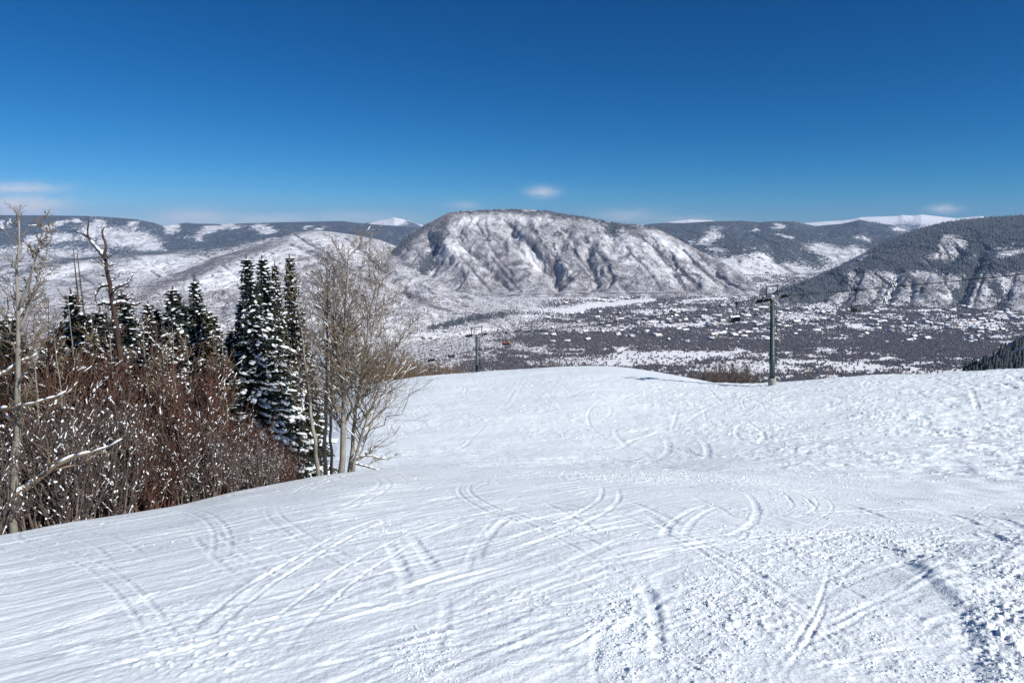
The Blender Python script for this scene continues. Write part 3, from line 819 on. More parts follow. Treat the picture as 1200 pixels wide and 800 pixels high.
# valley floor ground (trees stand on it as geometry)
scrub[val] = .42
scrub[(WHO == LN['left_hills']) & (LT < .25)] *= .8
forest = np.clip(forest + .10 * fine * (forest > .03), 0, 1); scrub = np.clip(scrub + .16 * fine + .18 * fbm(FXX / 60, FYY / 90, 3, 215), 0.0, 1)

terr = NT('mountain_ground')
pos = terr.n('ShaderNodeNewGeometry').outputs['Position']
def dots(scale, dens, seedoff, solid=0.5):
    mp = terr.n('ShaderNodeMapping'); mp.inputs['Location'].default_value = seedoff
    mp.inputs['Scale'].default_value = (scale, scale, scale * .9)
    terr.l(pos, mp.inputs['Vector'])
    vo = terr.n('ShaderNodeTexVoronoi'); vo.inputs['Scale'].default_value = 1.0
    terr.l(mp.outputs[0], vo.inputs['Vector'])
    sep = terr.n('ShaderNodeSeparateColor'); terr.l(vo.outputs['Color'], sep.inputs[0])
    on = terr.math('LESS_THAN', sep.outputs[0], dens)
    rd = terr.math('LESS_THAN', vo.outputs['Distance'], terr.math('MULTIPLY_ADD', dens, 0.7, solid))
    return terr.math('MULTIPLY', on, rd), sep.outputs[1]
af = terr.attr('forest'); asn = terr.attr('scrub')
var = terr.noise(pos, 0.02, 4, 0.65)
varc = terr.math('MULTIPLY_ADD', var, 1.0, -0.5)
dn = terr.math('ADD', asn, terr.math('MULTIPLY', varc, 0.8), clamp=True)
var2 = terr.noise(pos, 0.09, 3, 0.7)
sm = terr.math('MULTIPLY', terr.math('ADD', dn, terr.math('MULTIPLY_ADD', var2, 1.3, -0.65)), 1.0, clamp=True)
varl = terr.math('MULTIPLY_ADD', terr.noise(pos, 0.0045, 5, .7), 1.3, -.72)
fdn = terr.math('ADD', terr.math('MULTIPLY', af, terr.math('ADD', varl, 1.05)), terr.math('MULTIPLY', varc, terr.math('MULTIPLY', af, 1.0)), clamp=True)
f1, q1 = dots(1 / 13.0, fdn, (9, 2, 4), 2.0); f2, q2 = dots(1 / 24.0, fdn, (1, 8, 6), 2.0)
fm = terr.math('MAXIMUM', f1, f2)
c_snow = terr.mix(var, (.80, .82, .85), (.88, .89, .91))
c_scr = terr.mix(var2, (.100, .092, .100), (.205, .194, .202))
c_for = terr.mix(q1, (.040, .050, .058), (.11, .125, .135))
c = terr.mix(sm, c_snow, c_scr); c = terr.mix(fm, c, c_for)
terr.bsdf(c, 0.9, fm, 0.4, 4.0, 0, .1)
n0, n1_ = FZ.shape
ii = np.arange(n0 * n1_).reshape(n0, n1_)
Qs = np.stack([ii[:-1, :-1], ii[1:, :-1], ii[1:, 1:], ii[:-1, 1:]], -1).reshape(-1, 4)
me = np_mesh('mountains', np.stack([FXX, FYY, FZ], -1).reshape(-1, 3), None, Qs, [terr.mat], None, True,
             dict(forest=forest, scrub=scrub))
tag(link_mesh('mountains', me), None, None, None, 'structure')

def far_z(x, y):
    """height of the far sheet (bilinear)"""
    x = np.asarray(x, float); y = np.asarray(y, float)
    fi = np.interp(x / y, FA, np.arange(len(FA))); fj = np.interp(y, FY, np.arange(len(FY)))
    i = np.clip(fi.astype(int), 0, len(FA) - 2); j = np.clip(fj.astype(int), 0, len(FY) - 2)
    u, v = fi - i, fj - j
    return ((FZ[i, j] * (1 - v) + FZ[i, j + 1] * v) * (1 - u) + (FZ[i + 1, j] * (1 - v) + FZ[i + 1, j + 1] * v) * u)
# first point of the far sheet on a line of sight
_S = (FZ - EYE) / FYY
_SMAX = np.maximum.accumulate(_S, axis=1)
def px_far(x, y):
    a, s = ray(x, y)
    i = int(np.clip(np.interp(float(a), FA, np.arange(len(FA))) + .5, 0, len(FA) - 1))
    j = int(np.searchsorted(_SMAX[i], float(s)))
    if j >= len(FY): return None
    return float(a) * FY[j], FY[j]
VIS = _S >= _SMAX - 1e-9
# ------------------------------------------------------------------ woods, brush, houses in the valley
def flat_mat(name, c1, c2, scale, rough=0.9):
    return mottled(name, c1, c2, scale, rough, bump=0.0)
M_BARE = flat_mat('bare_wood_far', (.068, .060, .072), (.165, .148, .158), 0.06)
M_CONF = flat_mat('conifer_far', (.035, .046, .052), (.085, .102, .110), 0.08)
M_CONFM = flat_mat('snow_dusted_conifer_far', (.050, .060, .068), (.15, .166, .178), 0.07)
M_BRUSH = flat_mat('brush_far', (.105, .094, .098), (.205, .188, .190), 0.05)
DPY = np.abs(np.gradient(FPY, axis=1))
OCT = np.array([[0, 0, 1], [1, 0, .25], [.3, .95, .3], [-.8, .6, .2], [-.8, -.6, .3], [.3, -.95, .2]], float)
OCT_T = np.array([[0, 1, 2], [0, 2, 3], [0, 3, 4], [0, 4, 5], [0, 5, 1], [1, 5, 4], [1, 4, 3], [1, 3, 2]])
CONE = np.array([[0, 0, 1]] + [[math.cos(k * 1.2566), math.sin(k * 1.2566), 0] for k in range(5)], float)
CONE_T = np.array([[0, 1 + k, 1 + (k + 1) % 5] for k in range(5)])
def sample(weight, n, seed):
    g = np.random.default_rng(seed)
    w = np.where(VIS, weight * DPY, 0.0).ravel()
    cs = np.cumsum(w); k = np.searchsorted(cs, g.random(n) * cs[-1])
    i, j = np.unravel_index(np.clip(k, 0, w.size - 1), weight.shape)
    j2 = np.clip(j + 1, 0, len(FY) - 1)
    u = g.random(n); a = FA[i] + (g.random(n) - .5) * (FA[1] - FA[0])
    Y = FY[j] * (1 - u) + FY[j2] * u; X = a * Y
    return X, Y, far_z(X, Y), g
def scatter(name, mat, weight, n, seed, proto, tri, rad, hgt, sink=1.0):
    X, Y, Z, g = sample(weight, n, seed)
    r_ = g.uniform(*rad, n); h_ = g.uniform(*hgt, n); th = g.uniform(0, 6.28, n)
    jit = 1 + 0.35 * (g.random((n, len(proto), 3)) - .5)
    P = proto[None] * jit
    c, s_ = np.cos(th)[:, None], np.sin(th)[:, None]
    V = np.stack([(P[..., 0] * c - P[..., 1] * s_) * r_[:, None] + X[:, None],
                  (P[..., 0] * s_ + P[..., 1] * c) * r_[:, None] + Y[:, None],
                  P[..., 2] * h_[:, None] + Z[:, None] - sink], -1)
    T = (tri[None] + (np.arange(n) * len(proto))[:, None, None]).reshape(-1, 3)
    me = np_mesh(name, V.reshape(-1, 3), T, None, [mat])
    return tag(link_mesh(name, me), None, None, None, 'stuff')

vx = FPX + 3 * fbm(FXX / 300, FYY / 300, 3, 301); vy = FPY + 1.2 * fbm(FXX / 300, FYY / 300, 3, 305)
def vb(x, y, rx, ry, ang=0.0, p=2):
    c, s = math.cos(math.radians(ang)), math.sin(math.radians(ang))
    u = ((vx - x) * c + (vy - y) * s) / rx; v = (-(vx - x) * s + (vy - y) * c) / ry
    return np.exp(-np.minimum((u * u + v * v) ** p, 50))
flat = ((WHO == 0) | ((WHO == LN['left_hills']) & (FPY > 366))) & (FYY > 2300)
st_ = fbm(vx / 34, vy / 4.2, 4, 311); st2 = fbm(vx / 9, vy / 1.6, 3, 315)
wd = np.clip(.60 + .22 * (vy < 398) + 1.0 * st_ + .5 * st2, 0, 1.3)
wd *= sstep(560, 690, vx + 2.2 * (vy - 385))
for b, v in (((740,393,110,9),1.2),((690,400,90,6),1.2),((800,402,110,5,0,1),1.0),((1065,402,100,11),1.3),((900,404,90,5),1.15),((880,362,60,12),.8),((1010,388,60,5),1.0),((1120,412,90,6),1.1),((660,356,28,5),.8),((720,362,60,6,-3),.9)):
    m = vb(*b); wd = wd + (v - wd) * m * .75
for b, v in (((800,416,95,5),.03),((720,424,95,6),.08),((880,431,70,8),.05),((1010,431,50,6),.03),((1130,436,90,4),.10),((940,424,40,3),.1),((585,405,34,4),.05),((620,410,30,4,10),.05),((1008,383,26,3,9),.02),((1150,379,36,5,4),.12),((1180,372,20,4),.1),((795,381,46,3,-2),.10),((690,386,50,3),.25),((655,383,40,5),.2),((760,366,22,4),.18),((930,372,40,6),.22),((1110,383,60,3),.25),((960,360,24,6),.25),((985,396,16,1.5),.15)):
    m = vb(*b); wd = wd + (v - wd) * m
snowfield = np.exp(-(poly_dist(vx, vy, [(615,367),(650,365),(675,362),(700,358),(730,354.5),(765,352)]) / np.interp(vx, [600, 680, 765], [6.0, 5.0, 2.4])) ** 4)
snowfield = np.maximum(snowfield, np.exp(-(poly_dist(vx, vy, [(800,353),(825,350.5),(850,350)]) / 1.6) ** 2))
wd = np.clip(wd * (1 - snowfield), 0, 1.3) * flat
ground_cover = np.where((WHO == 0) | (LT < .3) & (WHO == LN['left_hills']), scrub * (1 - snowfield), scrub)
ground_cover = np.where(flat & (WHO == 0), .06 + .36 * np.clip(wd, 0, 1) + (.34 + .2 * st2) * (1 - sstep(590, 700, vx)) * (1 - snowfield), ground_cover)
bpy.data.meshes['mountains'].attributes['scrub'].data.foreach_set('value', ground_cover.astype(np.float32).ravel())
conw = np.clip(wd - .35, 0, 1) * np.clip(.2 + st2 * 1.6, 0, 1)
# the wooded stream bank below the mountain, left of the white meadow
bank = np.exp(-(poly_dist(vx, vy, [(505,384),(530,379),(545,376),(575,371),(610,366),(650,369)]) / 2.6) ** 2) * (FYY > 2300)
scatter('bare_woods', M_BARE, np.clip(wd, 0, 1.2) ** 1.3 * flat, 64000, 21, OCT, OCT_T, (2.6, 5.4), (5, 11))
scatter('valley_conifers', M_CONF, np.clip(conw, 0, 1) * flat + bank * (.5 + st2) * (WHO == LN['left_hills']) + bank * .5 * flat, 15000, 22, CONE, CONE_T, (2.2, 3.8), (8, 17))
# brush and aspen on the slopes
bw = np.where((WHO > 0) & ~isl('far_peaks') & ~isl('forest_ridge') & ~isl('back_right'), np.clip(scrub + .35 * fbm(FXX / 60, FYY / 60, 2, 321), 0, 1) ** 1.25, 0)
bw = np.where(isl('right_shoulder'), 0, bw) * (1 - .9 * np.clip(snowfield, 0, 1)) * (1 - np.clip(forest, 0, 1))
bw = np.where((WHO == 0) & (FYY > 1700) & (FPX < 700), .42 + .3 * st2, bw) * sstep(2000, 4600, FYY + 600)
bw = bw * (1 - snowfield)
scatter('hillside_brush', M_BRUSH, np.clip(bw, 0, 1), 110000, 23, OCT, OCT_T, (1.5, 3.8), (2.5, 7.0))
fw = np.where(isl('right_hill') | isl('red_mountain') | isl('left_hills') | isl('left_mid'), np.clip(forest - .12, 0, 1), 0) + np.where(isl('back_right'), .55 * np.clip(forest - .2, 0, 1), 0)
scatter('mountain_conifers', M_CONFM, fw, 34000, 24, CONE, CONE_T, (3.0, 5.2), (13, 24), 2.0)

# road cut along the foot of the middle mountain
rp = [px_far(x, y) for x, y in ((468,346),(520,345.2),(600,344.2),(660,343.6),(720,343.2),(780,343.4),(830,344))]
rp = np.array([p for p in rp if p])
tt = np.linspace(0, 1, 90); tk = np.linspace(0, 1, len(rp))
rx_, ry_ = np.interp(tt, tk, rp[:, 0]), np.interp(tt, tk, np.convolve(np.pad(rp[:, 1], 1, mode='edge'), [.25, .5, .25], 'valid'))
rz_ = np.maximum(far_z(rx_, ry_), far_z(rx_, ry_ + 14)) + 2.0
V = np.concatenate([np.stack([rx_, ry_ - 7, rz_], 1), np.stack([rx_, ry_ + 7, rz_ + 1], 1)])
Q = [[i, i + 1, 90 + i + 1, 90 + i] for i in range(89)]
M_ROAD = mottled('snowy_road', (.70, .72, .75), (.82, .83, .85), .05, .9, 0)
tag(link_mesh('road', np_mesh('road', V, None, Q, [M_ROAD])), None, None, None, 'structure')

# houses of the town
M_WALL = [mottled('timber_wall', (.10, .07, .05), (.17, .12, .09), .6, .8, .1), mottled('grey_wall', (.20, .19, .18), (.30, .28, .26), .6, .8, .1),
          mottled('brick_wall', (.17, .09, .07), (.24, .13, .10), .6, .8, .1), mottled('cream_wall', (.40, .36, .30), (.5, .46, .40), .6, .8, .1)]
M_ROOFSNOW = mottled('roof_snow', (.80, .82, .85), (.88, .89, .91), .3, .8, 0)
M_PANE = mottled('house_glass', (.02, .025, .03), (.05, .06, .07), .5, .2, 0)
def house_mesh(k, wall):
    b = MB(); r = random.Random(40 + k)
    L, Wd, H = r.uniform(13, 20), r.uniform(9, 13), r.uniform(5, 8)
    def gable(cx, cy, L, Wd, H, rise, rz=0):
        c, s = math.cos(rz), math.sin(rz)
        def T(p): return [(cx + x * c - y * s, cy + x * s + y * c, z) for x, y, z in p]
        l, w_ = L / 2, Wd / 2
        b.add(T([(-l,-w_,-2),(l,-w_,-2),(l,w_,-2),(-l,w_,-2),(-l,-w_,H),(l,-w_,H),(l,w_,H),(-l,w_,H),(-l,0,H+rise),(l,0,H+rise)]),
              T=[[4,7,8],[5,9,6]], Q=[[0,1,5,4],[1,2,6,5],[2,3,7,6],[3,0,4,7]], m=0)
        o = .8
        for sg in (-1, 1):
            q = [(-l-o,sg*(w_+o),H-.4),(l+o,sg*(w_+o),H-.4),(l+o,0,H+rise+.1),(-l-o,0,H+rise+.1)]
            q2 = [(x,y,z+.8) for x,y,z in q]
            b.add(T(q+q2), Q=[[0,1,2,3],[4,5,6,7],[0,1,5,4],[1,2,6,5],[3,0,4,7]], m=1)
        for wx in np.linspace(-l + 2, l - 2, 3):
            for zz in (1.6, 4.4):
                if zz + 1 < H:
                    p = T([(wx, -w_ - .03, zz)])[0]; b.box(p, (1.5, .08, 1.5), rz, m=2)
    gable(0, 0, L, Wd, H, Wd * .32)
    if k % 2: gable(L * .22, -Wd * .35, Wd * .9, Wd * .7, H * .85, Wd * .22, math.pi / 2)
    b.box((L * .2, Wd * .15, H + Wd * .3), (1.1, 1.1, 2.6), m=0)
    return b.mesh('house', [wall, M_ROOFSNOW, M_PANE])
H_MESH = [house_mesh(k, M_WALL[k % 4]) for k in range(8)]
KIND = ['small snow-roofed timber house in the valley town', 'small snow-roofed grey house in the valley town',
        'small snow-roofed brick house in the valley town', 'small snow-roofed cream house in the valley town']
hw_ = (np.clip(.5 + .8 * fbm(vx / 40, vy / 6, 3, 341), 0, 1) * ((vx > 640) & (FPY < 402) & flat)
       * (1 - snowfield) + 1.6 * vb(1110, 380, 80, 7) * flat + .8 * vb(860, 375, 110, 16) * flat + .6 * vb(760, 375, 90, 14) * flat)
X, Y, Z, g = sample(hw_ * (FPX < 1215) * (FPX > 620), 900, 25)
placed = []
for i in range(900):
    if len(placed) >= 285: break
    if any((X[i] - p[0]) ** 2 + (Y[i] - p[1]) ** 2 < 26 ** 2 for p in placed): continue
    placed.append((X[i], Y[i])); k = int(g.integers(0, 8))
    o = bpy.data.objects.new('house', H_MESH[k]); COL.objects.link(o)
    o.location = (X[i], Y[i], Z[i]); o.rotation_euler = (0, 0, g.normal(0, .5) + (g.random() < .3) * 1.57)
    sc = g.uniform(1.0, 1.9); o.scale = (sc * g.uniform(.9, 1.5), sc, sc * .9)
    tag(o, KIND[k % 4], 'house', KIND[k % 4].replace('small ', '').replace('house', 'houses'))
# ------------------------------------------------------------------ chairlift
M_STEEL = mottled('green_steel', (.045, .065, .062), (.075, .10, .095), 3, .5, .1, metal=.3)
M_GALV = mottled('galvanised_steel', (.20, .21, .21), (.30, .31, .31), 4, .45, .1, metal=.6)
M_DARK = mottled('dark_steel', (.018, .019, .020), (.04, .04, .042), 5, .5, .1, metal=.4)
M_CONC = mottled('footing_concrete', (.22, .22, .21), (.36, .36, .34), 3, .9, .3)
M_SNOWCAP = mottled('settled_snow', (.84, .86, .89), (.90, .91, .93), 4, .7, .4, .02)
M_PAD = mottled('black_pad', (.012, .012, .013), (.03, .03, .03), 6, .8, .1)

T1 = np.array(at(905, 449.6, 106.0)); T1[2] = ground_z(T1[0], T1[1])
T2 = np.array(at(559, 438, 168.0)); T2[2] = ground_z(T2[0], T2[1])
T1H = at(905, 350.5, 106.0)[2] - T1[2]; T2H = at(559, 393.0, 168.0)[2] - T2[2]
D12 = (T2 - T1)[:2]; D12 /= np.linalg.norm(D12); PERP = np.array([-D12[1], D12[0]]) * -1.0    # towards the photo's right
if PERP[0] < 0: PERP = -PERP
RZ = math.atan2(PERP[1], PERP[0])                          # local x = across the line
HALF = 2.35
def tower(base, H, label, r0, slope, ladder=True, name='lift_tower'):
    t = empty(name, base, label, 'lift tower', None, RZ)
    foot = MB(); foot.tubes([[(0, 0, -4.0), (0, 0, .9), (0, 0, 1.25)]], [[r0 * 1.45, r0 * 1.45, r0 * 1.35]], 16)
    foot.build('footing', M_CONC, t, False)
    col = MB(); hh = [1.25, H * .36, H * .362, H * .70, H * .702, H]
    rr = [r0, r0, r0 * .86, r0 * .86, r0 * .76, r0 * .74]
    col.tubes([[(0, 0, z) for z in hh]], [rr], 20)
    for z in (H * .361, H * .701): col.tubes([[(0, 0, z - .06), (0, 0, z + .06)]], [[r0 * 1.12] * 2], 20)
    col.build('column', M_STEEL, t, False)
    if ladder:
        ld = MB(); lx = r0 + .42
        for sy in (-.2, .2): ld.tubes([[(lx, sy - .1, 2.4), (lx - r0 * .2, sy - .1, H - .4)]], [[.035, .035]], 4)
        z = 2.6
        while z < H - .5:
            ld.box((lx - r0 * .2 * (z - 2.4) / H, -.1, z), (.09, .5, .10)); z += .42
        for z in np.linspace(2.8, H - 1, 6): ld.box((r0 * .9, -.1, z), (.55, .05, .06))
        for z in np.arange(3.2, H - .6, .84):
            th = np.linspace(-1.9, 1.9, 7)
            ld.tubes([[(lx - .05 + .42 * math.cos(a), -.1 + .42 * math.sin(a), z) for a in th]], [[.022] * 7], 3)
        ld.build('ladder', M_DARK, t)
    arm = MB(); arm.box((0, 0, H + .22), (2 * HALF + .5, .36, .42)); arm.box((0, 0, H - .05), (r0 * 2.2, r0 * 2.2, .14))
    for sx in (-1, 1): arm.tubes([[(sx * 1.7, 0, H + .1), (sx * r0 * .6, 0, H - .9)]], [[.07, .07]], 6)
    arm.build('crossarm', M_GALV, t)
    fr = MB()
    for sx in (-1, 1): fr.box((sx * (HALF - .75), 0, H + 1.2), (.16, .16, 1.7))
    fr.box((0, 0, H + 2.1), (2 * HALF - 1.0, .16, .18)); fr.build('lifting_frame', M_STEEL, t)
    cap = MB(); cap.tubes([[(0, 0, H + .43), (0, 0, H + .6), (0, 0, H + .68)]], [[r0 * .8, r0 * .6, r0 * .2]], 10)
    cap.build('snow_cap', M_SNOWCAP, t, True)
    for sx in (-1, 1):
        sh = MB(); R = Matrix.Rotation(math.atan(slope), 3, 'X')
        sh.box((sx * HALF, 0, H + .02), (.14, 2.6, .24), R=np.array(R)); sh.box((sx * HALF, 0, H + .1), (.3, .5, .5))
        sh.box((sx * (HALF + .42), 0, H - .1), (.5, 2.6, .05), R=np.array(R))          # catwalk
        for yy in (-1.2, 0, 1.2): sh.box((sx * (HALF + .66), yy, H + .45 + slope * yy), (.04, .04, 1.0))
        sh.box((sx * (HALF + .66), 0, H + .92), (.04, 2.6, .05), R=np.array(R))
        so_ = sh.build('sheave_train', M_DARK, t)
        for yy in (-1.05, -.63, -.21, .21, .63, 1.05):
            w_ = MB(); w_.tubes([[(sx * HALF - .06, yy, H + .2 + slope * yy), (sx * HALF + .06, yy, H + .2 + slope * yy)]], [[.19, .19]], 12)
            w_.build('sheave', M_PAD, so_)
    return t
LS = float((T2[2] + T2H - T1[2] - T1H) / np.linalg.norm((T2 - T1)[:2]))
sgn = 1.0 if (D12 @ np.array([-math.sin(RZ), math.cos(RZ)])) > 0 else -1.0
TILT1 = np.array([float(ray(905, 350.5)[0]) * 106.0 - T1[0], 0, T1H]); TILT1 /= np.linalg.norm(TILT1)
t1o = tower(T1, T1H, 'tall dark green lift tower with a ladder and concrete footing at the snow crest', .43, sgn * LS)
t1o.rotation_euler = (Vector((0, 0, 1)).rotation_difference(Vector(TILT1)).to_matrix() @ Matrix.Rotation(RZ, 3, 'Z')).to_euler()
tower(T2, T2H, 'slimmer grey-green lift tower with a goalpost top, in front of the snowy valley hillside', .40, sgn * LS)
# haul rope: two strands over both towers
TOP1 = T1 + TILT1 * (T1H + .42); TOP2 = T2 + [0, 0, T2H + .42]
UP = -D12
UPEND = TOP1 + np.array([UP[0] * 95, UP[1] * 95, 19.5]); DNEND = TOP2 + np.array([D12[0] * 90, D12[1] * 90, -28.0])
def strand_point(side, s):
    """s metres along the line from the near tower, positive downhill"""
    L12 = float(np.linalg.norm((T2 - T1)[:2])); off = np.array([PERP[0], PERP[1], 0]) * HALF * side
    if s < 0:   a, b, L, u, sag = TOP1, UPEND, 95.0, -s / 95.0, 1.4
    elif s < L12: a, b, L, u, sag = TOP1, TOP2, L12, s / L12, 1.2
    else:       a, b, L, u, sag = TOP2, DNEND, 90.0, (s - L12) / 90.0, 1.4
    return a + (b - a) * u - np.array([0, 0, sag * 4 * u * (1 - u)]) + off
rope = MB(); SS = np.linspace(-94.9, float(np.linalg.norm((T2 - T1)[:2])) + 89.9, 150)
for sd in (-1, 1): rope.tubes([[strand_point(sd, s) for s in SS]], [[.028] * len(SS)], 4)
tag(rope.build('haul_rope', M_DARK), 'thin steel haul rope strung over the two lift towers', 'cable')

def make_chair(label, cat='chairlift chair'):
    t = empty('lift_chair', (0, 0, 0), label, cat, 'chairs hanging on the chairlift')
    g_ = MB(); g_.box((0, 0, -.02), (.16, .55, .3)); g_.box((0, 0, -.28), (.12, .2, .3)); g_.build('grip', M_DARK, t)
    h_ = MB(); h_.tubes([[(0, 0, -.2), (0, .04, -1.2), (0, .04, -1.9)]], [[.045, .045, .045]], 8)
    h_.tubes([[(-1.05, .06, -3.0), (-1.02, .05, -2.1), (-.9, .04, -1.93), (.9, .04, -1.93), (1.02, .05, -2.1), (1.05, .06, -3.0)]], [[.038] * 6], 8)
    h_.build('hanger', M_DARK, t)
    s_ = MB()
    for k in range(4): s_.box((-.81 + .54 * k, -.25, -3.02), (.48, .5, .1))
    s_.box((0, -.25, -3.09), (2.2, .46, .05)); s_.build('seat', M_PAD, t)
    b_ = MB()
    for k in range(4): b_.box((-.81 + .54 * k, .03, -2.68), (.48, .07, .56))
    b_.box((0, .08, -2.66), (2.2, .05, .1)); b_.build('backrest', M_PAD, t)
    r_ = MB()
    for sx in (-1, 1): r_.tubes([[(sx * 1.02, .05, -2.35), (sx * 1.0, -.62, -2.5)]], [[.025, .025]], 5)
    r_.tubes([[(-1.0, -.62, -2.5), (1.0, -.62, -2.5)]], [[.03, .03]], 5)
    for k in (-.55, .55):
        r_.tubes([[(k, -.62, -2.5), (k, -.7, -3.35)]], [[.022, .022]], 5)
        r_.tubes([[(k - .35, -.7, -3.38), (k + .35, -.7, -3.38)]], [[.025, .025]], 5)
    r_.build('safety_bar', M_GALV, t)
    return t
# chair faces uphill (the photo's near right); local -y = facing direction
CRZ = math.atan2(UP[0], -UP[1])
def solve_s(side, xpx, lo, hi):
    ss = np.linspace(lo, hi, 600); px = [float(to_px(*strand_point(side, s))[0]) for s in ss]
    return ss[int(np.argmin(np.abs(np.array(px) - xpx)))]
L12 = float(np.linalg.norm((T2 - T1)[:2]))
CH = [(1, 1004, -60, -2, 'empty dark chair on the rope in front of the right hillside, nearest of the chairs'),
      (-1, 863, 2, L12, 'empty dark chair hanging between the two lift towers over the town'),
      (1, 593, 2, L12, 'chair carrying four skiers beside the goalpost tower'),
      (1, 529, L12 + 1, L12 + 60, 'empty chair just downhill of the goalpost tower, over pale brushy hillside'),
      (-1, 505, L12 + 1, L12 + 60, 'farthest empty chair, low above the brown brush left of the goalpost tower')]
chair0 = None
for side, xp, lo, hi, lab in CH:
    p = strand_point(side, solve_s(side, xp, lo, hi))
    if chair0 is None:
        chair0 = make_chair(lab); chair0.location = p; chair0.rotation_euler = (0, 0, CRZ + (math.pi if side < 0 else 0)); c_ = chair0
    else:
        c_ = copy_tree(chair0, p, CRZ + (math.pi if side < 0 else 0), None, lab)
    if xp == 593: ridden = c_

# ------------------------------------------------------------------ four seated skiers
M_SKIN = mottled('skin', (.42, .24, .17), (.50, .30, .22), 20, .6, .05)
def cloth(name, c): return mottled(name, tuple(k * .8 for k in c), c, 14, .8, .2, .004)
M_LENS = mottled('goggle_lens', (.01, .012, .02), (.03, .02, .02), 9, .15, 0)
def skin_body(mat_list, seed):
    """one continuous seated body grown from a skeleton"""
    r = random.Random(seed)
    J = [((0, 0, .10), .15), ((0, .03, .30), .16), ((0, .02, .50), .17), ((0, -.01, .62), .08), ((0, -.03, .74), .10), ((0, -.03, .84), .095)]
    E = [(0, 1), (1, 2), (2, 3), (3, 4), (4, 5)]
    def chain(root, pts):
        k = root
        for p, q in pts:
            J.append((p, q)); E.append((k, len(J) - 1)); k = len(J) - 1
    for s in (-1, 1):
        chain(2, [((s * .19, 0, .53), .085), ((s * .25, -.08, .30), .065), ((s * .17, -.32, .24 + r.uniform(-.03, .05)), .05), ((s * .12, -.40, .25), .045)])
        chain(0, [((s * .10, -.06, .08), .10), ((s * .13, -.44, .10), .075), ((s * .13, -.50, -.18), .062), ((s * .13, -.47, -.36), .075), ((s * .13, -.60, -.40), .055)])
    me = bpy.data.meshes.new('b'); me.from_pydata([j[0] for j in J], E, [])
    o = bpy.data.objects.new('b', me); COL.objects.link(o)
    o.modifiers.new('s', 'SKIN'); sd = o.modifiers.new('u', 'SUBSURF'); sd.levels = 1; sd.render_levels = 1
    for i, j in enumerate(J): me.skin_vertices[0].data[i].radius = (j[1], j[1])
    me.skin_vertices[0].data[0].use_root = True
    dg = bpy.context.evaluated_depsgraph_get()
    m2 = bpy.data.meshes.new_from_object(o.evaluated_get(dg)); bpy.data.objects.remove(o)
    for m in mat_list: m2.materials.append(m)
    for p in m2.polygons:
        c = p.center; p.use_smooth = True
        if c.z > .655: p.material_index = 2
        elif c.z < -.27: p.material_index = 3
        elif c.z < .15 and (abs(c.y) > .05 or c.z < .1) and not (c.z > .2): p.material_index = 1
        elif c.y < -.36 and c.z > .18: p.material_index = 3
        else: p.material_index = 0
    return m2
def dome(r, c, m, cut=-0.2, seg=12, rings=6):
    V, Q = [], []
    zs = np.linspace(math.asin(cut), math.pi / 2 - .05, rings)
    for a in zs:
        for k in range(seg): V.append((c[0] + r * math.cos(a) * math.cos(k * 2 * math.pi / seg), c[1] + r * math.cos(a) * math.sin(k * 2 * math.pi / seg), c[2] + r * math.sin(a)))
    for i in range(rings - 1):
        for k in range(seg): Q.append([i * seg + k, i * seg + (k + 1) % seg, (i + 1) * seg + (k + 1) % seg, (i + 1) * seg + k])
    m.add(V, Q=Q); m.add(V[-seg:], T=[[0, k, k + 1] for k in range(1, seg - 1)])
RID = [('person in a red jacket and black helmet seated on the lift chair', (.45, .03, .03), (.02, .02, .025), (.015, .015, .015)),
       ('person in a dark grey jacket and red helmet seated on the lift chair', (.06, .06, .07), (.03, .03, .035), (.35, .03, .03)),
       ('person all in black seated on the lift chair', (.012, .012, .014), (.02, .02, .02), (.02, .02, .02)),
       ('person in an orange-yellow jacket seated on the lift chair', (.55, .27, .03), (.05, .05, .06), (.40, .05, .03))]
for k, (lab, jc, pc, hc) in enumerate(RID):
    x0 = -.81 + .54 * k
    loc = Matrix.Rotation(ridden.rotation_euler.z, 4, 'Z') @ Vector((x0, -.22, -2.97))
    p = empty('person', Vector(ridden.location) + loc, lab, 'person', 'skiers riding the chair', ridden.rotation_euler.z)
    link_mesh('body', skin_body([cloth('jacket', jc), cloth('trousers', pc), M_SKIN, M_PAD], 60 + k), p)
    h_ = MB(); dome(.125, (0, -.02, .83), h_, -.1); h_.build('helmet', cloth('helmet', hc), p, True)
    g_ = MB(); g_.box((0, -.135, .82), (.16, .05, .075)); g_.build('goggles', M_LENS, p)
    b_ = MB()
    for s in (-1, 1): b_.box((s * .13, -.62, -.47), (.09, 1.65, .03))
    b_.build('skis', cloth('ski', (.05, .05, .06)), p)
# ------------------------------------------------------------------ near trees and shrubs
M_ASPEN = mottled('aspen_bark', (.13, .12, .10), (.37, .345, .29), 3.5, .85, .5, .006, (1, 1, .35))
M_TWIG = mottled('aspen_twig', (.13, .102, .072), (.262, .206, .145), 5, .9, 0)
M_DEADWOOD = mottled('dead_bark', (.030, .020, .016), (.095, .060, .046), 5, .9, .8, .01, (1, 1, .25))
M_DEADTWIG = mottled('dead_twig', (.05, .035, .028), (.09, .065, .05), 5, .9, 0)
M_SPRUCEBARK = mottled('spruce_bark', (.05, .04, .034), (.11, .09, .075), 6, .9, .6, .01)
M_NEEDLE = mottled('needles', (.014, .022, .017), (.044, .058, .042), 3, .7, 0)
M_NEEDLE2 = mottled('needles_olive', (.022, .026, .014), (.060, .062, .034), 3, .7, 0)
M_SHRUB_R = mottled('red_stem', (.055, .030, .023), (.140, .070, .049), 4, .85, 0)
M_SHRUB_B = mottled('brown_stem', (.066, .050, .044), (.175, .138, .118), 4, .85, 0)
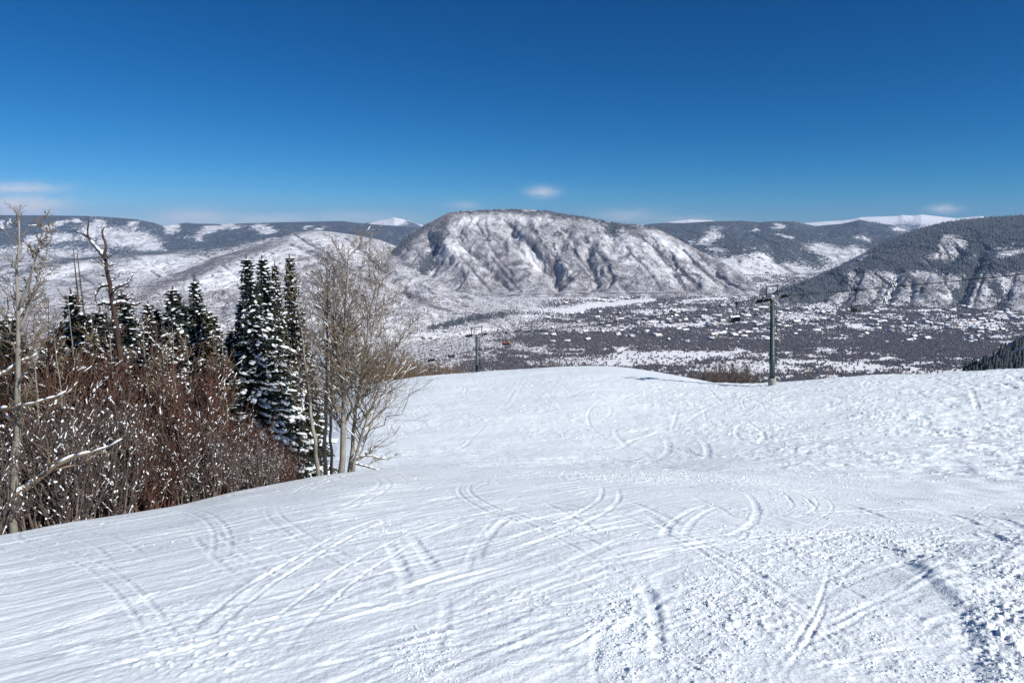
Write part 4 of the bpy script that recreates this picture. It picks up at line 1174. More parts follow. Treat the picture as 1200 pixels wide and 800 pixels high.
M_SHRUB_T = mottled('tan_stem', (.15, .105, .065), (.25, .18, .12), 4, .9, 0)
M_SNOWLOAD = mottled('snow_load', (.82, .86, .885), (.88, .905, .92), 6, .7, .5, .02)

def _unit(v): return v / (np.linalg.norm(v, axis=-1, keepdims=True) + 1e-9)

# lump of snow: low icosphere shapes, flattened
_ico = None
def ico():
    global _ico
    if _ico is None:
        import bmesh
        bm = bmesh.new(); bmesh.ops.create_icosphere(bm, subdivisions=1, radius=1)
        _ico = (np.array([v.co[:] for v in bm.verts]), np.array([[v.index for v in f.verts] for f in bm.faces])); bm.free()
    return _ico
def lumps(mb, C, S, g, m=0, A=None):
    """flattened irregular snow lumps at C (n,3), sizes S (n,3), optional long axis direction A (n,3)"""
    V0, T0 = ico(); n = len(C)
    if n == 0: return
    P = V0[None] * (1 + .45 * (g.random((n, len(V0), 1)) - .5))
    P = P * S[:, None, :]
    P[..., 2] = np.where(P[..., 2] < 0, P[..., 2] * .45, P[..., 2])
    if A is None:
        th = g.uniform(0, 6.28, n); ax = np.stack([np.cos(th), np.sin(th), th * 0], 1)
    else:
        ax = _unit(A)
    up = np.array([0, 0, 1.0]); sd = _unit(np.cross(up[None], ax)); u2 = np.cross(ax, sd)
    W = P[..., 0:1] * ax[:, None] + P[..., 1:2] * sd[:, None] + P[..., 2:3] * u2[:, None] + np.asarray(C)[:, None]
    T = (T0[None] + (np.arange(n) * len(V0))[:, None, None]).reshape(-1, 3)
    mb.add(W.reshape(-1, 3), T=T, m=m)

def sub_branches(base_P, base_R, k, t0, t1, Lf, up, spread, npts, g, rf=.5, rmin=.004, lmin=0.05):
    """k side shoots on each of the lines base_P (T,n,3) -> (T*k, npts, 3)"""
    Tn, n, _ = base_P.shape
    t = g.uniform(t0, t1, (Tn, k)) * (n - 1)
    i = np.clip(t.astype(int), 0, n - 2); f = (t - i)[..., None]
    rows = np.arange(Tn)[:, None]
    P0 = base_P[rows, i] * (1 - f) + base_P[rows, i + 1] * f
    r0 = base_R[rows, i] * (1 - f[..., 0]) + base_R[rows, i + 1] * f[..., 0]
    D = _unit(base_P[rows, i + 1] - base_P[rows, i])
    ln = np.linalg.norm(np.diff(base_P, axis=1), axis=2).sum(1)[:, None]
    rnd = g.normal(0, 1, (Tn, k, 3)); rnd -= (rnd * D).sum(-1, keepdims=True) * D; rnd = _unit(rnd)
    d0 = _unit(D * math.cos(spread) + rnd * math.sin(spread) + np.array([0, 0, up * .5]))
    L = np.maximum(ln * Lf * (1.15 - .75 * t / (n - 1)) * g.uniform(.6, 1.25, (Tn, k)), lmin)
    s = np.linspace(0, 1, npts)
    bend = g.normal(0, .22, (Tn, k, 3)) + np.array([0, 0, up])
    P = P0[..., None, :] + L[..., None, None] * (s[None, None, :, None] * d0[..., None, :] + .38 * (s ** 2)[None, None, :, None] * bend[..., None, :])
    if npts > 3:
        P = P + (L[..., None, None] * .035) * g.normal(0, 1, P.shape) * (s > 0)[None, None, :, None]
    R = np.maximum(np.minimum(r0 * rf, r0 * .8)[..., None] * (1 - .75 * s), rmin)
    return P.reshape(Tn * k, npts, 3), R.reshape(Tn * k, npts)

def snow_on(mb, P, R, g, frac, wid=1.5, maxslope=.75, mn=.012, lmax=9.0):
    """snow lying along limbs that are not too steep"""
    a = P[:, :-1].reshape(-1, 3); b = P[:, 1:].reshape(-1, 3); r_ = ((R[:, :-1] + R[:, 1:]) / 2).reshape(-1)
    d = b - a; L = np.linalg.norm(d, axis=1); sl = np.abs(d[:, 2]) / (L + 1e-9)
    keep = (sl < maxslope) & (g.random(len(a)) < frac) & (L > .02)
    a, b, r_, d, L = a[keep], b[keep], r_[keep], d[keep], L[keep]
    w = np.maximum(r_ * wid, mn)
    lumps(mb, (a + b) / 2 + np.array([0, 0, 1]) * (r_ + w * .25)[:, None], np.stack([np.minimum(L * .58, lmax), w, w * .85], 1), g, A=d)

def bare_tree(name, seed, H, r0, lean=(0, 0), fork=0, prim=30, start=.22, mats=None, twig=(5, 6), spread=.95, Lf=.30, up=.42, snow=.25,
              label='', cat='tree', loc=(0, 0, 0), group=None, limbs=(), rmin=.0040, wob=.03, path=None, fork_at=(.32, .55)):
    g = np.random.default_rng(seed); mb_, mt_ = mats
    t = empty(name, loc, label, cat, group)
    n = 16; s = np.linspace(0, 1, n)
    trunks = []
    w = np.cumsum(g.normal(0, wob, (n, 2)), 0) * H * .12; w -= w[0]
    T0 = np.stack([lean[0] * s ** 1.3 + w[:, 0], lean[1] * s + w[:, 1], H * s], 1); R0 = r0 * (1 - .86 * s ** 1.1)
    R0[0] *= 1.18
    if path is not None:
        pz = np.array([q[:3] for q in path], float); tk = np.linspace(0, 1, len(pz))
        T0 = np.stack([np.interp(s, tk, pz[:, i]) for i in range(3)], 1) + g.normal(0, .012, (n, 3)) * (s > 0)[:, None]
        R0 = np.interp(s, tk, [q[3] for q in path])
    trunks.append((T0, R0))
    for q in range(fork):
        k = int(n * g.uniform(*fork_at)); th = g.uniform(0, 6.28)
        m_ = n; s2 = np.linspace(0, 1, m_); Lh = H * (1 - k / n) * g.uniform(.78, .98); o = H * g.uniform(.08, .16)
        F_ = T0[k] + np.stack([o * np.cos(th) * s2 ** .8, o * np.sin(th) * s2 ** .8, Lh * s2], 1) + np.cumsum(g.normal(0, .012 * H * .1, (m_, 3)), 0)
        F_[0] = T0[k]; trunks.append((F_, R0[k] * .8 * (1 - .85 * s2)))
    tb = MB(); br = MB(); sn = MB()
    for P, R in trunks: tb.tubes(P[None], R[None], 10)
    Ps, Rs = [], []
    for q, (P, R) in enumerate(trunks):
        pk = prim if q == 0 else int(prim * .7)
        p, r_ = sub_branches(P[None], R[None], pk, start if q == 0 else .12, .98, Lf, up, spread, 8, g, .42, .009)
        Ps.append(p); Rs.append(r_)
    for L_ in limbs:
        Lp = np.array([q[:3] for q in L_], float); Lr = np.array([q[3] for q in L_], float)
        tt = np.linspace(0, 1, len(Lp)); t8 = np.linspace(0, 1, 8)
        Ps.append(np.stack([np.interp(t8, tt, Lp[:, i]) for i in range(3)], 1)[None] + g.normal(0, .012, (1, 8, 3))); Rs.append(np.interp(t8, tt, Lr)[None])
    P1 = np.concatenate(Ps); R1 = np.concatenate(Rs)
    P2, R2 = sub_branches(P1, R1, twig[0], .15, .98, .46, up * .6, .75, 5, g, .6, rmin)
    P3, R3 = sub_branches(P2, R2, twig[1], .1, 1.0, .5, up * .5, .7, 4, g, .7, rmin * .85)
    br.tubes(P1, R1, 5, cap=False); br.tubes(P2, R2, 4, cap=False); br.tubes(P3, R3, 3, cap=False)
    tb.build('trunk', mb_, t, True); br.build('branches', mt_, t, True)
    if limbs:
        nlm = len(limbs); snow_on(sn, np.repeat(P1[-nlm:], 2, 0), np.repeat(R1[-nlm:], 2, 0), g, .8, 1.35, .95, .03)
    if snow > 0:
        snow_on(sn, P1, R1, g, snow, 1.7, .8, .02); snow_on(sn, P2, R2, g, snow * .45, 1.6, .7, .014)
        if sn.n: sn.build('snow', M_SNOWLOAD, t, True)['kind'] = 'stuff'
    return t

def spruce_meshes(seed, H, Rb, dens=1.0, snow=1.0, needle=None, top_bare=0.0, skirt=.05):
    """narrow mountain fir: trunk, needle sprays and pillows of snow as three meshes"""
    g = np.random.default_rng(seed)
    tr = MB(); nd = MB(); sn = MB()
    s = np.linspace(0, 1, 12)
    bx = np.cumsum(g.normal(0, .006 * H, 12)) * .5; bx -= bx[0]
    tr.tubes([np.stack([bx, bx * .4, H * s], 1)], [.016 * H * (1 - .93 * s) + .006], 8)
    z = H * skirt; NV, NQ, base = [], [], 0
    LC, LS_, LA = [], [], []
    while z < H * .985:
        u = z / H
        k = int(g.integers(5, 8)) if u < .9 else 4
        th0 = g.uniform(0, 6.28)
        for q in range(k):
            L = Rb * ((1 - u) ** 1.05) * g.uniform(.62, 1.18) + .06
            if g.random() < .08: L *= .5
            th = th0 + q * 6.283 / k + g.normal(0, .25)
            d = np.array([math.cos(th), math.sin(th)])
            droop = (.10 + .55 * (1 - u)) * L * g.uniform(.6, 1.3); rise = .22 * L
            m_ = max(3, int(L / .085 * dens)); tt = np.linspace(.12, 1, m_)
            cx = np.interp(z, H * s, bx)
            C = np.stack([cx + d[0] * L * tt, cx * .4 + d[1] * L * tt, z + rise * tt - droop * tt ** 2 + (.14 * L) * np.maximum(tt - .7, 0)], 1)
            side = np.array([-d[1], d[0], 0]); fw = np.array([d[0], d[1], -.25])
            ww = .20 * L * np.sin(np.clip(tt * 2.6, .35, 2.75)) + .06
            for sg in (-1, 1):
                lenv = ww * g.uniform(.7, 1.35, m_)
                tip = C + (side * sg * .8 + fw * .62)[None] * lenv[:, None] + np.array([0, 0, -1])[None] * (lenv * g.uniform(.1, .5, m_))[:, None]
                hw = np.array([d[0], d[1], .25])[None] * (.026 + .03 * g.random(m_))[:, None]
                NV.append(np.stack([C - hw, C + hw, tip + hw * .6 + g.normal(0, .008, (m_, 3)), tip - hw * .6], 1))
            hang = C + np.stack([g.normal(0, .02, m_), g.normal(0, .02, m_), -g.uniform(.06, .17, m_)], 1)
            hw = np.array([d[0], d[1], 0])[None] * .035
            NV.append(np.stack([C - hw, C + hw, hang + hw * .5, hang - hw * .5], 1))
            if g.random() < .80 * snow:
                nl = max(1, int(L / .10 * g.uniform(.4, 1.3)))
                for e in range(nl):
                    f = g.uniform(.25, 1.0); i = min(m_ - 1, int(f * m_))
                    sz = (.034 + .078 * L) * g.uniform(.35, 1.5)
                    sd_ = g.normal(0, .45) * ww[i]
                    LC.append(C[i] + side * sd_ + [0, 0, .02 + .15 * sz - .25 * abs(sd_)]); LS_.append([sz * 1.7, sz * .75, sz * .5]); LA.append([d[0] + .5 * g.normal(), d[1] + .5 * g.normal(), -.4 + .2 * g.normal()])
        z += H * .0165 / dens * (1.25 - .55 * u) * g.uniform(.75, 1.25)
    NV = np.concatenate(NV); n = len(NV)
    nd.add(NV.reshape(-1, 3), Q=np.arange(n * 4).reshape(n, 4))
    LC, LS_, LA = np.array(LC), np.array(LS_), np.array(LA)
    lumps(sn, LC, LS_, g, A=LA)
    tip = MB()
    return (tr.mesh('trunk', M_SPRUCEBARK, True), nd.mesh('crown', needle or M_NEEDLE), sn.mesh('snow_load', M_SNOWLOAD, True))
def plant_meshes(name, parts, loc, label, cat, group, rz=0.0, sc=1.0):
    t = empty(name, loc, label, cat, group, rz)
    t.scale = (sc, sc, sc) if not isinstance(sc, tuple) else sc
    for pn_, me in parts:
        if me is not None:
            o = link_mesh(pn_, me, t)
            if pn_ == 'snow': o['kind'] = 'stuff'
    return t

def shrub_meshes(seed, H, W, stems, mat, twigs=(5, 4), snow=.5, upright=.8, rmin=.005, nl=60):
    g = np.random.default_rng(seed); st = MB(); tw = MB(); sn = MB()
    n = 7; s = np.linspace(0, 1, n)
    th = g.uniform(0, 6.28, stems); out = W * np.sqrt(g.random(stems)) * (1 - upright * .4)
    hh = H * g.uniform(.55, 1.05, stems); b0 = W * .22
    P = np.zeros((stems, n, 3))
    bx = b0 * g.normal(0, .6, stems); by = b0 * g.normal(0, .6, stems)
    P[..., 0] = bx[:, None] + (np.cos(th) * out)[:, None] * s ** 1.1; P[..., 1] = by[:, None] + (np.sin(th) * out)[:, None] * s ** 1.1
    P[..., 2] = hh[:, None] * s - .15
    P += np.cumsum(g.normal(0, .018 * H, P.shape), 1) * (s > 0)[None, :, None]
    R = np.maximum(g.uniform(.011, .026, stems)[:, None] * (1 - .7 * s), rmin)
    P2, R2 = sub_branches(P, R, twigs[0], .15, 1.0, .36, .35, .55, 5, g, .6, rmin)
    P3, R3 = sub_branches(P2, R2, twigs[1], .1, 1.0, .5, .25, .65, 3, g, .7, rmin * .85)
    st.tubes(P, R, 5, cap=False); tw.tubes(P2, R2, 3, cap=False); tw.tubes(P3, R3, 3, cap=False)
    if snow > 0:
        snow_on(sn, P, R, g, snow * .16, 1.2, .96, .012, .10); snow_on(sn, P2, R2, g, snow * .16, 1.6, .92, .011, .08)
        A = P2.reshape(-1, 3)[g.integers(0, P2.shape[0] * 5, int(nl * 5 * snow))]
        sz = .006 + .019 * g.random(len(A)) ** 2.5
        lumps(sn, A, np.stack([sz * 1.9, sz * .85, sz], 1), g, A=np.stack([g.normal(0, .8, len(A)), g.normal(0, .8, len(A)), 1 + 0 * sz], 1))
    return [('stems', st.mesh('stems', mat, True)), ('twigs', tw.mesh('twigs', mat, True)), ('snow', sn.mesh('snow', M_SNOWLOAD, True) if snow > 0 and sn.n else None)]

def crestY(x):
    p = np.array(R_CREST, float); return float(np.interp(x, p[:, 0], p[:, 2]))
def crest_y(x):
    p = np.array(R_CREST, float); return float(np.interp(x, p[:, 0], p[:, 1]))
def spot(x, dY):
    """a point dY beyond the near roll, on the line of sight through photo column x"""
    Y = crestY(x) + dY; a, _ = ray(x, crest_y(x)); X = float(a) * Y
    return X, Y, ground_z(X, Y)
def top_spot(x, dY, ytop):
    """ground point dY beyond the roll for an upright tree whose tip is seen at (x, ytop)"""
    Y = crestY(x) + dY; X = float(ray(x, ytop)[0]) * Y
    return X, Y, ground_z(X, Y)
def height_to(loc, x, ytop):
    return float(EYE + ray(x, ytop)[1] * loc[1] - loc[2])

# ---- aspens
G_AS = 'bare aspens at the edge of the run'
def aspen(x, ytop, dY, seed, label, r0=.10, dx=0.0, **kw):
    l = spot(x, dY); H = height_to(l, x + dx, ytop)
    return bare_tree('aspen_tree', seed, H, r0, (float(ray(x + dx, ytop)[0]) * l[1] - l[0], 0), mats=(M_ASPEN, M_TWIG), label=label, cat='aspen', loc=l, group=G_AS, **kw)
l0 = spot(17, .8)
aspen(17, 258, .8, 31, 'pale aspen with a long snow-laden low limb, leftmost of the near trees', .092, 6, fork=2, fork_at=(.62, .74), prim=24, twig=(5, 4), start=.36, snow=.12, Lf=.20, spread=1.0,
      limbs=[[(.06,0,.95,.06),(.45,.05,1.15,.055),(.95,.1,1.6,.05),(1.5,.15,1.85,.034),(2.0,.2,1.95,.018),(2.5,.2,2.2,.007)],
             [(.05,0,2.9,.034),(.5,-.1,3.0,.028),(1.0,-.1,3.1,.02),(1.5,0,3.3,.008)], [(-.05,0,3.3,.034),(-.5,.1,3.2,.026),(-1.2,.1,3.3,.01)],
             [(.05,0,3.6,.03),(.5,0,3.9,.024),(.9,.1,4.1,.01)]])
aspen(373, 322, 1.5, 32, 'slim aspen leaning left with a snow-filled fork, in front of the dark snowy firs', .075, -27, fork=0, prim=34, start=.30, snow=.3, Lf=.20)
aspen(381, 308, 2.2, 33, 'slender dark-barked aspen standing between the left-leaning aspen and the tallest aspen', .08, 6, fork=0, prim=38, start=.25, snow=.3, Lf=.25)
aspen(399, 288, 1.3, 34, 'tallest pale aspen with a thick trunk at the centre of the aspen clump', .11, 4, fork=1, prim=48, start=.20, snow=.32, Lf=.30)
aspen(389, 312, 2.9, 37, 'thin grey aspen half hidden close behind the tallest aspen', .065, 8, fork=0, prim=34, start=.25, snow=.3, Lf=.26)
aspen(409, 308, 1.8, 35, 'aspen leaning to the right beside the tallest aspen', .08, 34, fork=1, prim=44, start=.18, snow=.3, Lf=.33)
aspen(413, 376, 1.3, 36, 'low crooked aspen reaching far out over the snow at the right end of the clump', .065, 66, fork=1, prim=40, start=.08, snow=.3, Lf=.46,
      limbs=[[(.05,0,.55,.03),(.6,-.1,.75,.026),(1.2,-.1,.55,.018),(1.9,-.2,.9,.01)], [(.05,0,.4,.03),(.7,-.2,.3,.024),(1.5,-.3,.15,.012)]])
# ---- the dead tree and two bare poles
ld = spot(146, 3.6); Hd = height_to(ld, 128, 262)
kx = ld[1] * CP / F
def dl(x, y, r_, dy=0.0):      # local point of the dead tree seen at photo (x, y)
    a, s_ = ray(x, y); Y = ld[1] + dy
    return (float(a) * Y - ld[0], dy, EYE + float(s_) * Y - ld[2], r_)
bare_tree('dead_tree', 41, height_to(ld, 122, 300), .14, (0, 0), fork=0, prim=26, start=.35, mats=(M_DEADWOOD, M_DEADTWIG), twig=(3, 2), spread=1.2, Lf=.10, up=.1, snow=.25,
          label='dead dark brown tree with broken crooked limbs leaning above the firs', cat='dead tree', loc=ld, wob=.012,
          path=[(0, 0, -.2, .11), dl(145,450,.095), dl(142,425,.088), dl(138,392,.078), dl(134,365,.068), dl(129,338,.058), dl(125,315,.048), dl(122,300,.04)],
          limbs=[[dl(122,301,.05),dl(113,292,.04),dl(104,279,.032),dl(103,268,.024),dl(105,257,.01)], [dl(122,302,.05),dl(124,288,.035),dl(120,274,.026),dl(122,264,.012)],
                 [dl(132,358,.05),dl(143,355,.04),dl(158,358,.032),dl(166,354,.015)], [dl(132,357,.045),dl(122,355,.035),dl(113,358,.02)],
                 [dl(128,335,.035),dl(116,336,.028),dl(112,345,.022),dl(113,356,.010)], [dl(129,340,.035),dl(142,336,.025),dl(152,330,.018),dl(157,322,.008)]])
G_PO = 'bare grey poles of dead firs'
for x, yt, dY, sd, lb in ((85, 291, 7, 42, 'grey dead fir pole rising over the snowy fir left of the dark dead tree'), (92, 296, 8, 43, 'thinner dead fir pole beside the first grey pole')):
    l = top_spot(x, dY, yt)
    bare_tree('dead_pole', sd, height_to(l, x, yt), .085, (0, 0), 0, 46, .35, (M_SPRUCEBARK, M_DEADTWIG), (2, 1), 1.35, .035, -.1, .1, lb, 'dead tree', l, G_PO, wob=.006)
# ---- firs
G_FI = 'snow-dusted firs behind the brush'
FIRS = [(290,297,7.5,1.05,1.0,'snow-loaded fir with white pillows down its left side, leftmost of the three tall firs'),
        (312,299,8.6,1.05,.85,'middle one of the three tall dark firs, blackest at its heart'),
        (338,297,9.6,.80,.7,'slim tall fir with a thin spire, rightmost of the three tall firs'),
        (323,306,9.8,.70,.7,'fir with its spire tucked close behind the middle tall fir'),
        (279,352,8.2,.75,1.3,'short fir almost white with snow at the left foot of the three tall firs'),
        (199,335,10,.95,1.15,'bushy snow-whitened fir midway between the dead tree and the three tall firs'),
        (210,343,11,.85,1.1,'whitened fir just right of the bushy snow-whitened fir'),
        (232,326,10,.90,.85,'pointed darker fir standing alone left of the three tall firs'),
        (241,362,9,.75,.6,'low olive fir beneath the lone pointed fir'),
        (85,338,7,.95,1.0,'narrow layered fir under the grey dead poles'),
        (97,362,6.4,.85,.7,'brownish fir right beside the narrow layered fir'),
        (150,338,9,.95,.9,'fir right behind the dark dead tree'),
        (163,352,9.5,.85,.9,'fir between the dark dead tree and the bushy whitened fir'),
        (55,392,6.5,.95,.8,'low snowy fir between the leftmost aspen and the layered fir'),
        (4,370,5.5,.95,.7,'snowy fir cut by the left frame edge behind the leftmost aspen'),
        (125,392,6.6,.85,.9,'short snowy fir low in front of the dead tree'),
        (182,398,8,.85,1.0,'short snowy fir below the bushy whitened fir'),
        (262,398,7.5,.75,.9,'small snowy fir in the gap left of the three tall firs'),
        (352,372,9,.85,.7,'shorter fir at the right shoulder of the three tall firs'),
        (70,376,7.5,1.1,1.0,'broad frosted fir low at the left foot of the layered fir'),
        (113,360,8.5,1.0,.8,'frosted fir between the brownish fir and the dead tree'),
        (140,372,10,1.1,1.1,'broad whitened fir low behind the dead tree trunk'),
        (177,358,11,1.05,1.1,'broad frosted fir filling the gap left of the bushy whitened fir'),
        (221,352,12,1.1,.85,'wide dark fir behind the lone pointed fir'),
        (252,366,11,1.1,1.1,'frosted fir right of the lone pointed fir'),
        (300,340,10.5,1.35,1.0,'widest fir, massed low behind the three tall firs'),
        (270,384,9.5,1.0,1.1,'rounded snowy fir in front of the short white fir'),
        (32,420,5,.85,.9,'small fir low behind the leftmost aspen trunk')]
FM = [spruce_meshes(80 + k, 9.0, 1.0, 1.0, (1.0, .85, 1.15, .75, .9)[k], M_NEEDLE2 if k == 3 else M_NEEDLE) for k in range(5)]
for i, (x, yt, dY, Rb, sw, lb) in enumerate(FIRS):
    l = top_spot(x, dY, yt); H = height_to(l, x, yt)
    k = 2 if sw > 1.05 else (0 if sw > .95 else (1 if sw > .82 else (4 if sw > .75 else 3)))
    tr, nd, sn = FM[k]
    plant_meshes('fir_tree', [('trunk', tr), ('crown', nd), ('snow', sn)], l, lb, 'fir', G_FI, i * 2.1, (Rb * (1.85 if x < 265 else 1.7) * (.92 + .1 * (i % 3)), Rb * (1.85 if x < 265 else 1.7), H / 9.0))
# ---- shrubs along the roll
SB = [shrub_meshes(120 + k, 2.4, 1.15, 26, (M_SHRUB_B, M_SHRUB_R, M_SHRUB_B)[k], (6, 4), (.9, .6, 1.0)[k]) for k in range(3)]
SR = [shrub_meshes(130 + k, 2.6, 1.2, 26, M_SHRUB_R, (7, 5), .55) for k in range(3)]
r = random.Random(77)
def shrub(var, x, dY, h, lab, grp, w=None):
    l = spot(x, dY); k = r.randrange(len(var)); sc = h / 2.4
    plant_meshes('bare_shrub', var[k], l, lab, 'shrub', grp, r.uniform(0, 6.28), (w or sc * 1.1, w or sc * 1.1, sc))
L1_, L2_, L3_ = 'snow-flecked bare brown shrub in the front of the thicket along the crest', 'bare red-brown shrub in the thicket below the firs', 'bare snowy shrub deep in the thicket between fir trunks'
x = 28
while x < 345:
    ytop = np.interp(x, [20, 60, 100, 150, 200, 260, 310, 345], [520, 478, 465, 472, 476, 490, 520, 532])
    dY = r.uniform(.35, 1.3); l = spot(x, dY); h = height_to(l, x, ytop) * r.uniform(.55, 1.12)
    shrub(SB, x, dY, h, L1_, 'snow-flecked brown shrubs along the crest'); x += r.uniform(9, 15)
x = 30
while x < 352:
    ytop = np.interp(x, [20, 60, 100, 150, 220, 260, 310, 350], [490, 462, 452, 446, 455, 482, 512, 525])
    dY = r.uniform(2.0, 4.4); l = spot(x, dY); h = height_to(l, x, ytop) * r.uniform(.66, 1.12)
    shrub(SR, x, dY, h, L2_, 'red-brown shrubs in the thicket'); x += r.uniform(9, 15)
x = 0
while x < 345:
    dY = r.uniform(5.0, 9.0); l = spot(x, dY); h = height_to(l, x, r.uniform(440, 480) + (40 if x > 240 else 0)) * r.uniform(.8, 1.0)
    shrub(SB if r.random() < .5 else SR, x, dY, h, L3_, 'snowy shrubs deep in the thicket'); x += r.uniform(11, 18)
for x, dY in ((-14, .6), (-6, 2.2), (6, 1.8)):
    l = spot(x, dY); shrub(SB, x, dY, height_to(l, max(x, 0), 500), L1_, 'snow-flecked brown shrubs along the crest')

# ---- thin saplings standing in the thicket
for i, (x, yt) in enumerate(((40,352),(58,372),(72,345),(112,382),(124,360),(158,372),(176,392),(190,384),(222,396),(246,388),(258,402),(30,392))):
    dY = r.uniform(1.4, 5.0); l = top_spot(x, dY, yt)
    bare_tree('sapling', 200 + i, height_to(l, x, yt), .042, (r.uniform(-.35, .35), 0), 0, 24, .30, (M_ASPEN if i % 3 else M_DEADWOOD, M_TWIG), (4, 3), .9, .17, .35, .15,
              'thin bare sapling rising out of the brush thicket among the firs', 'sapling', l, 'thin saplings in the thicket', wob=.02)

# ---- brush beyond the lower run
FB = [shrub_meshes(150 + k, 3.0, 1.7, 18, M_SHRUB_T, (5, 4), .35, .6, .012, 30) for k in range(3)]
FD = [shrub_meshes(155 + k, 3.0, 1.7, 20, M_SHRUB_B, (6, 4), .35, .5, .014, 30) for k in range(2)]
def far_shrub(x, y, Y, h, lab, grp, w=1.0):
    X, Yy, Z = at(x, y, Y); Z = ground_z(X, Yy)
    plant_meshes('bare_shrub', FD[r.randrange(2)] if 'knoll' in grp else FB[r.randrange(3)], (X, Yy, Z - .1), lab, 'shrub', grp, r.uniform(0, 6), (w * h / 3.0, w * h / 3.0, h / 3.0))
    return X, Yy, Z
for i in range(11):
    x = 800 + 92 * (i + .5) / 11 + r.uniform(-4, 4); Y = r.uniform(128, 150)
    X = float(ray(x, 440)[0]) * Y; zt = EYE + float(ray(x, np.interp(x, [795, 830, 850, 880, 900], [441, 431, 426, 430, 442]))[1]) * Y
    far_shrub(x, 440, Y, max(1.2, zt - ground_z(X, Y)), 'brown bare shrub in the rounded clump behind the smooth snow knoll', 'shrubs behind the knoll')
for i in range(26):
    x = 436 + 104 * (i + .5) / 26 + r.uniform(-4, 4); Y = r.uniform(172, 235)
    X = float(ray(x, 430)[0]) * Y; zt = EYE + float(ray(x, np.interp(x, [436, 470, 500, 545], [392, 400, 424, 428]) + r.uniform(-3, 8))[1]) * Y
    far_shrub(x, 430, Y, min(max(1.5, zt - ground_z(X, Y)), 14), 'brown bare thicket bush beyond the left edge of the lower run', 'brown bushes beyond the lower run')
for i in range(9):
    x = r.uniform(655, 710) if i < 4 else r.uniform(960, 1130); Y = r.uniform(175, 190)
    X = float(ray(x, 430)[0]) * Y; yt = 426 if i < 4 else 437
    zt = EYE + float(ray(x, yt + r.uniform(-2, 2))[1]) * Y
    far_shrub(x, 430, Y, max(1.5, zt - ground_z(X, Y)), 'tip of a brown bush just showing over the far snow crest', 'bush tips over the crest')

# ---- scattered firs and bushes on the white meadows, and the wooded shoulder at the right
def far_fir(seed):
    g = np.random.default_rng(seed); nd = MB(); tr = MB(); H = 9.0; n = 11
    for k in range(6):
        z0 = H * (.08 + .15 * k); z1 = z0 + H * (.30 - .02 * k); R_ = 1.75 * (1 - k / 6.6) * g.uniform(.85, 1.15)
        th = np.arange(n) * 2 * np.pi / n + g.uniform(0, 1); rr = R_ * np.where(np.arange(n) % 2, .62, 1.1) * g.uniform(.8, 1.2, n)
        V = np.concatenate([[[g.normal(0, .05), g.normal(0, .05), z1]], np.stack([rr * np.cos(th), rr * np.sin(th), z0 + g.normal(0, .12, n) - .1 * rr], 1)])
        nd.add(V, T=[[0, 1 + i_, 1 + (i_ + 1) % n] for i_ in range(n)])
    tr.tubes([[(0, 0, -.6), (0, 0, H * .6)]], [[.16, .05]], 6)
    return [('trunk', tr.mesh('trunk', M_SPRUCEBARK)), ('crown', nd.mesh('crown', M_CONF))]
LOWF = [far_fir(170), far_fir(174), far_fir(175)]
def valley_tree(x, y, h, grp, lab, nm='fir_tree', meshes=None, w=1.0):
    p = px_far(x, y)
    if p is None: return
    z = float(far_z(p[0], p[1]))
    plant_meshes(nm, meshes or LOWF[r.randrange(3)], (p[0], p[1], z - .4), lab, 'fir' if nm == 'fir_tree' else 'bush', grp, r.uniform(0, 6), (h / 9 * w, h / 9 * w, h / 9))
for i in range(90):
    cx, cy, sx, sy = r.choice(((735,430,30,5),(800,431,18,4),(835,426,20,5),(905,430,14,5),(935,432,22,4),(660,428,16,3),(600,429,16,3),(890,418,30,4),(780,416,40,5),(700,421,40,4),(985,428,30,5)))
    valley_tree(r.gauss(cx, sx * .6), r.gauss(cy, sy * .6), r.uniform(8, 17), 'firs on the valley meadow', 'small dark fir on the white valley meadow', w=1.3)
BUSH = shrub_meshes(171, 7.0, 5.0, 30, M_SHRUB_B, (5, 4), .2, .5, .06, 20)
for i in range(34):
    cx, cy, sx, sy = r.choice(((815,429,14,3),(760,431,30,3),(860,424,20,4),(940,437,40,2),(1090,434,50,3),(640,430,30,2)))
    valley_tree(r.gauss(cx, sx * .7), r.gauss(cy, sy * .6), 9, 'leafless bushes on the valley meadow', 'rounded leafless bush on the white valley meadow', 'bare_bush', BUSH, r.uniform(.7, 1.3))
for i in range(150):
    x = r.uniform(1128, 1215); y0 = np.interp(x, [1120, 1150, 1170, 1185, 1200, 1240], [441, 426, 414, 405, 397, 378]); y = r.uniform(y0 + 1, 445)
    valley_tree(x, y, r.uniform(7, 14), 'firs on the wooded shoulder', 'dark fir on the wooded shoulder at the right edge of the valley', w=1.3)
SRF = shrub_meshes(172, 6.0, 3.2, 26, M_SHRUB_R, (5, 4), .15, .5, .022, 20)
for i in range(26):
    x = r.uniform(1166, 1212); y = r.uniform(np.interp(x, [1160, 1200], [420, 400]), 432)
    valley_tree(x, y, r.uniform(6, 9), 'russet bushes on the wooded shoulder', 'russet leafless bush on the wooded shoulder at the right edge of the valley', 'bare_bush', SRF)
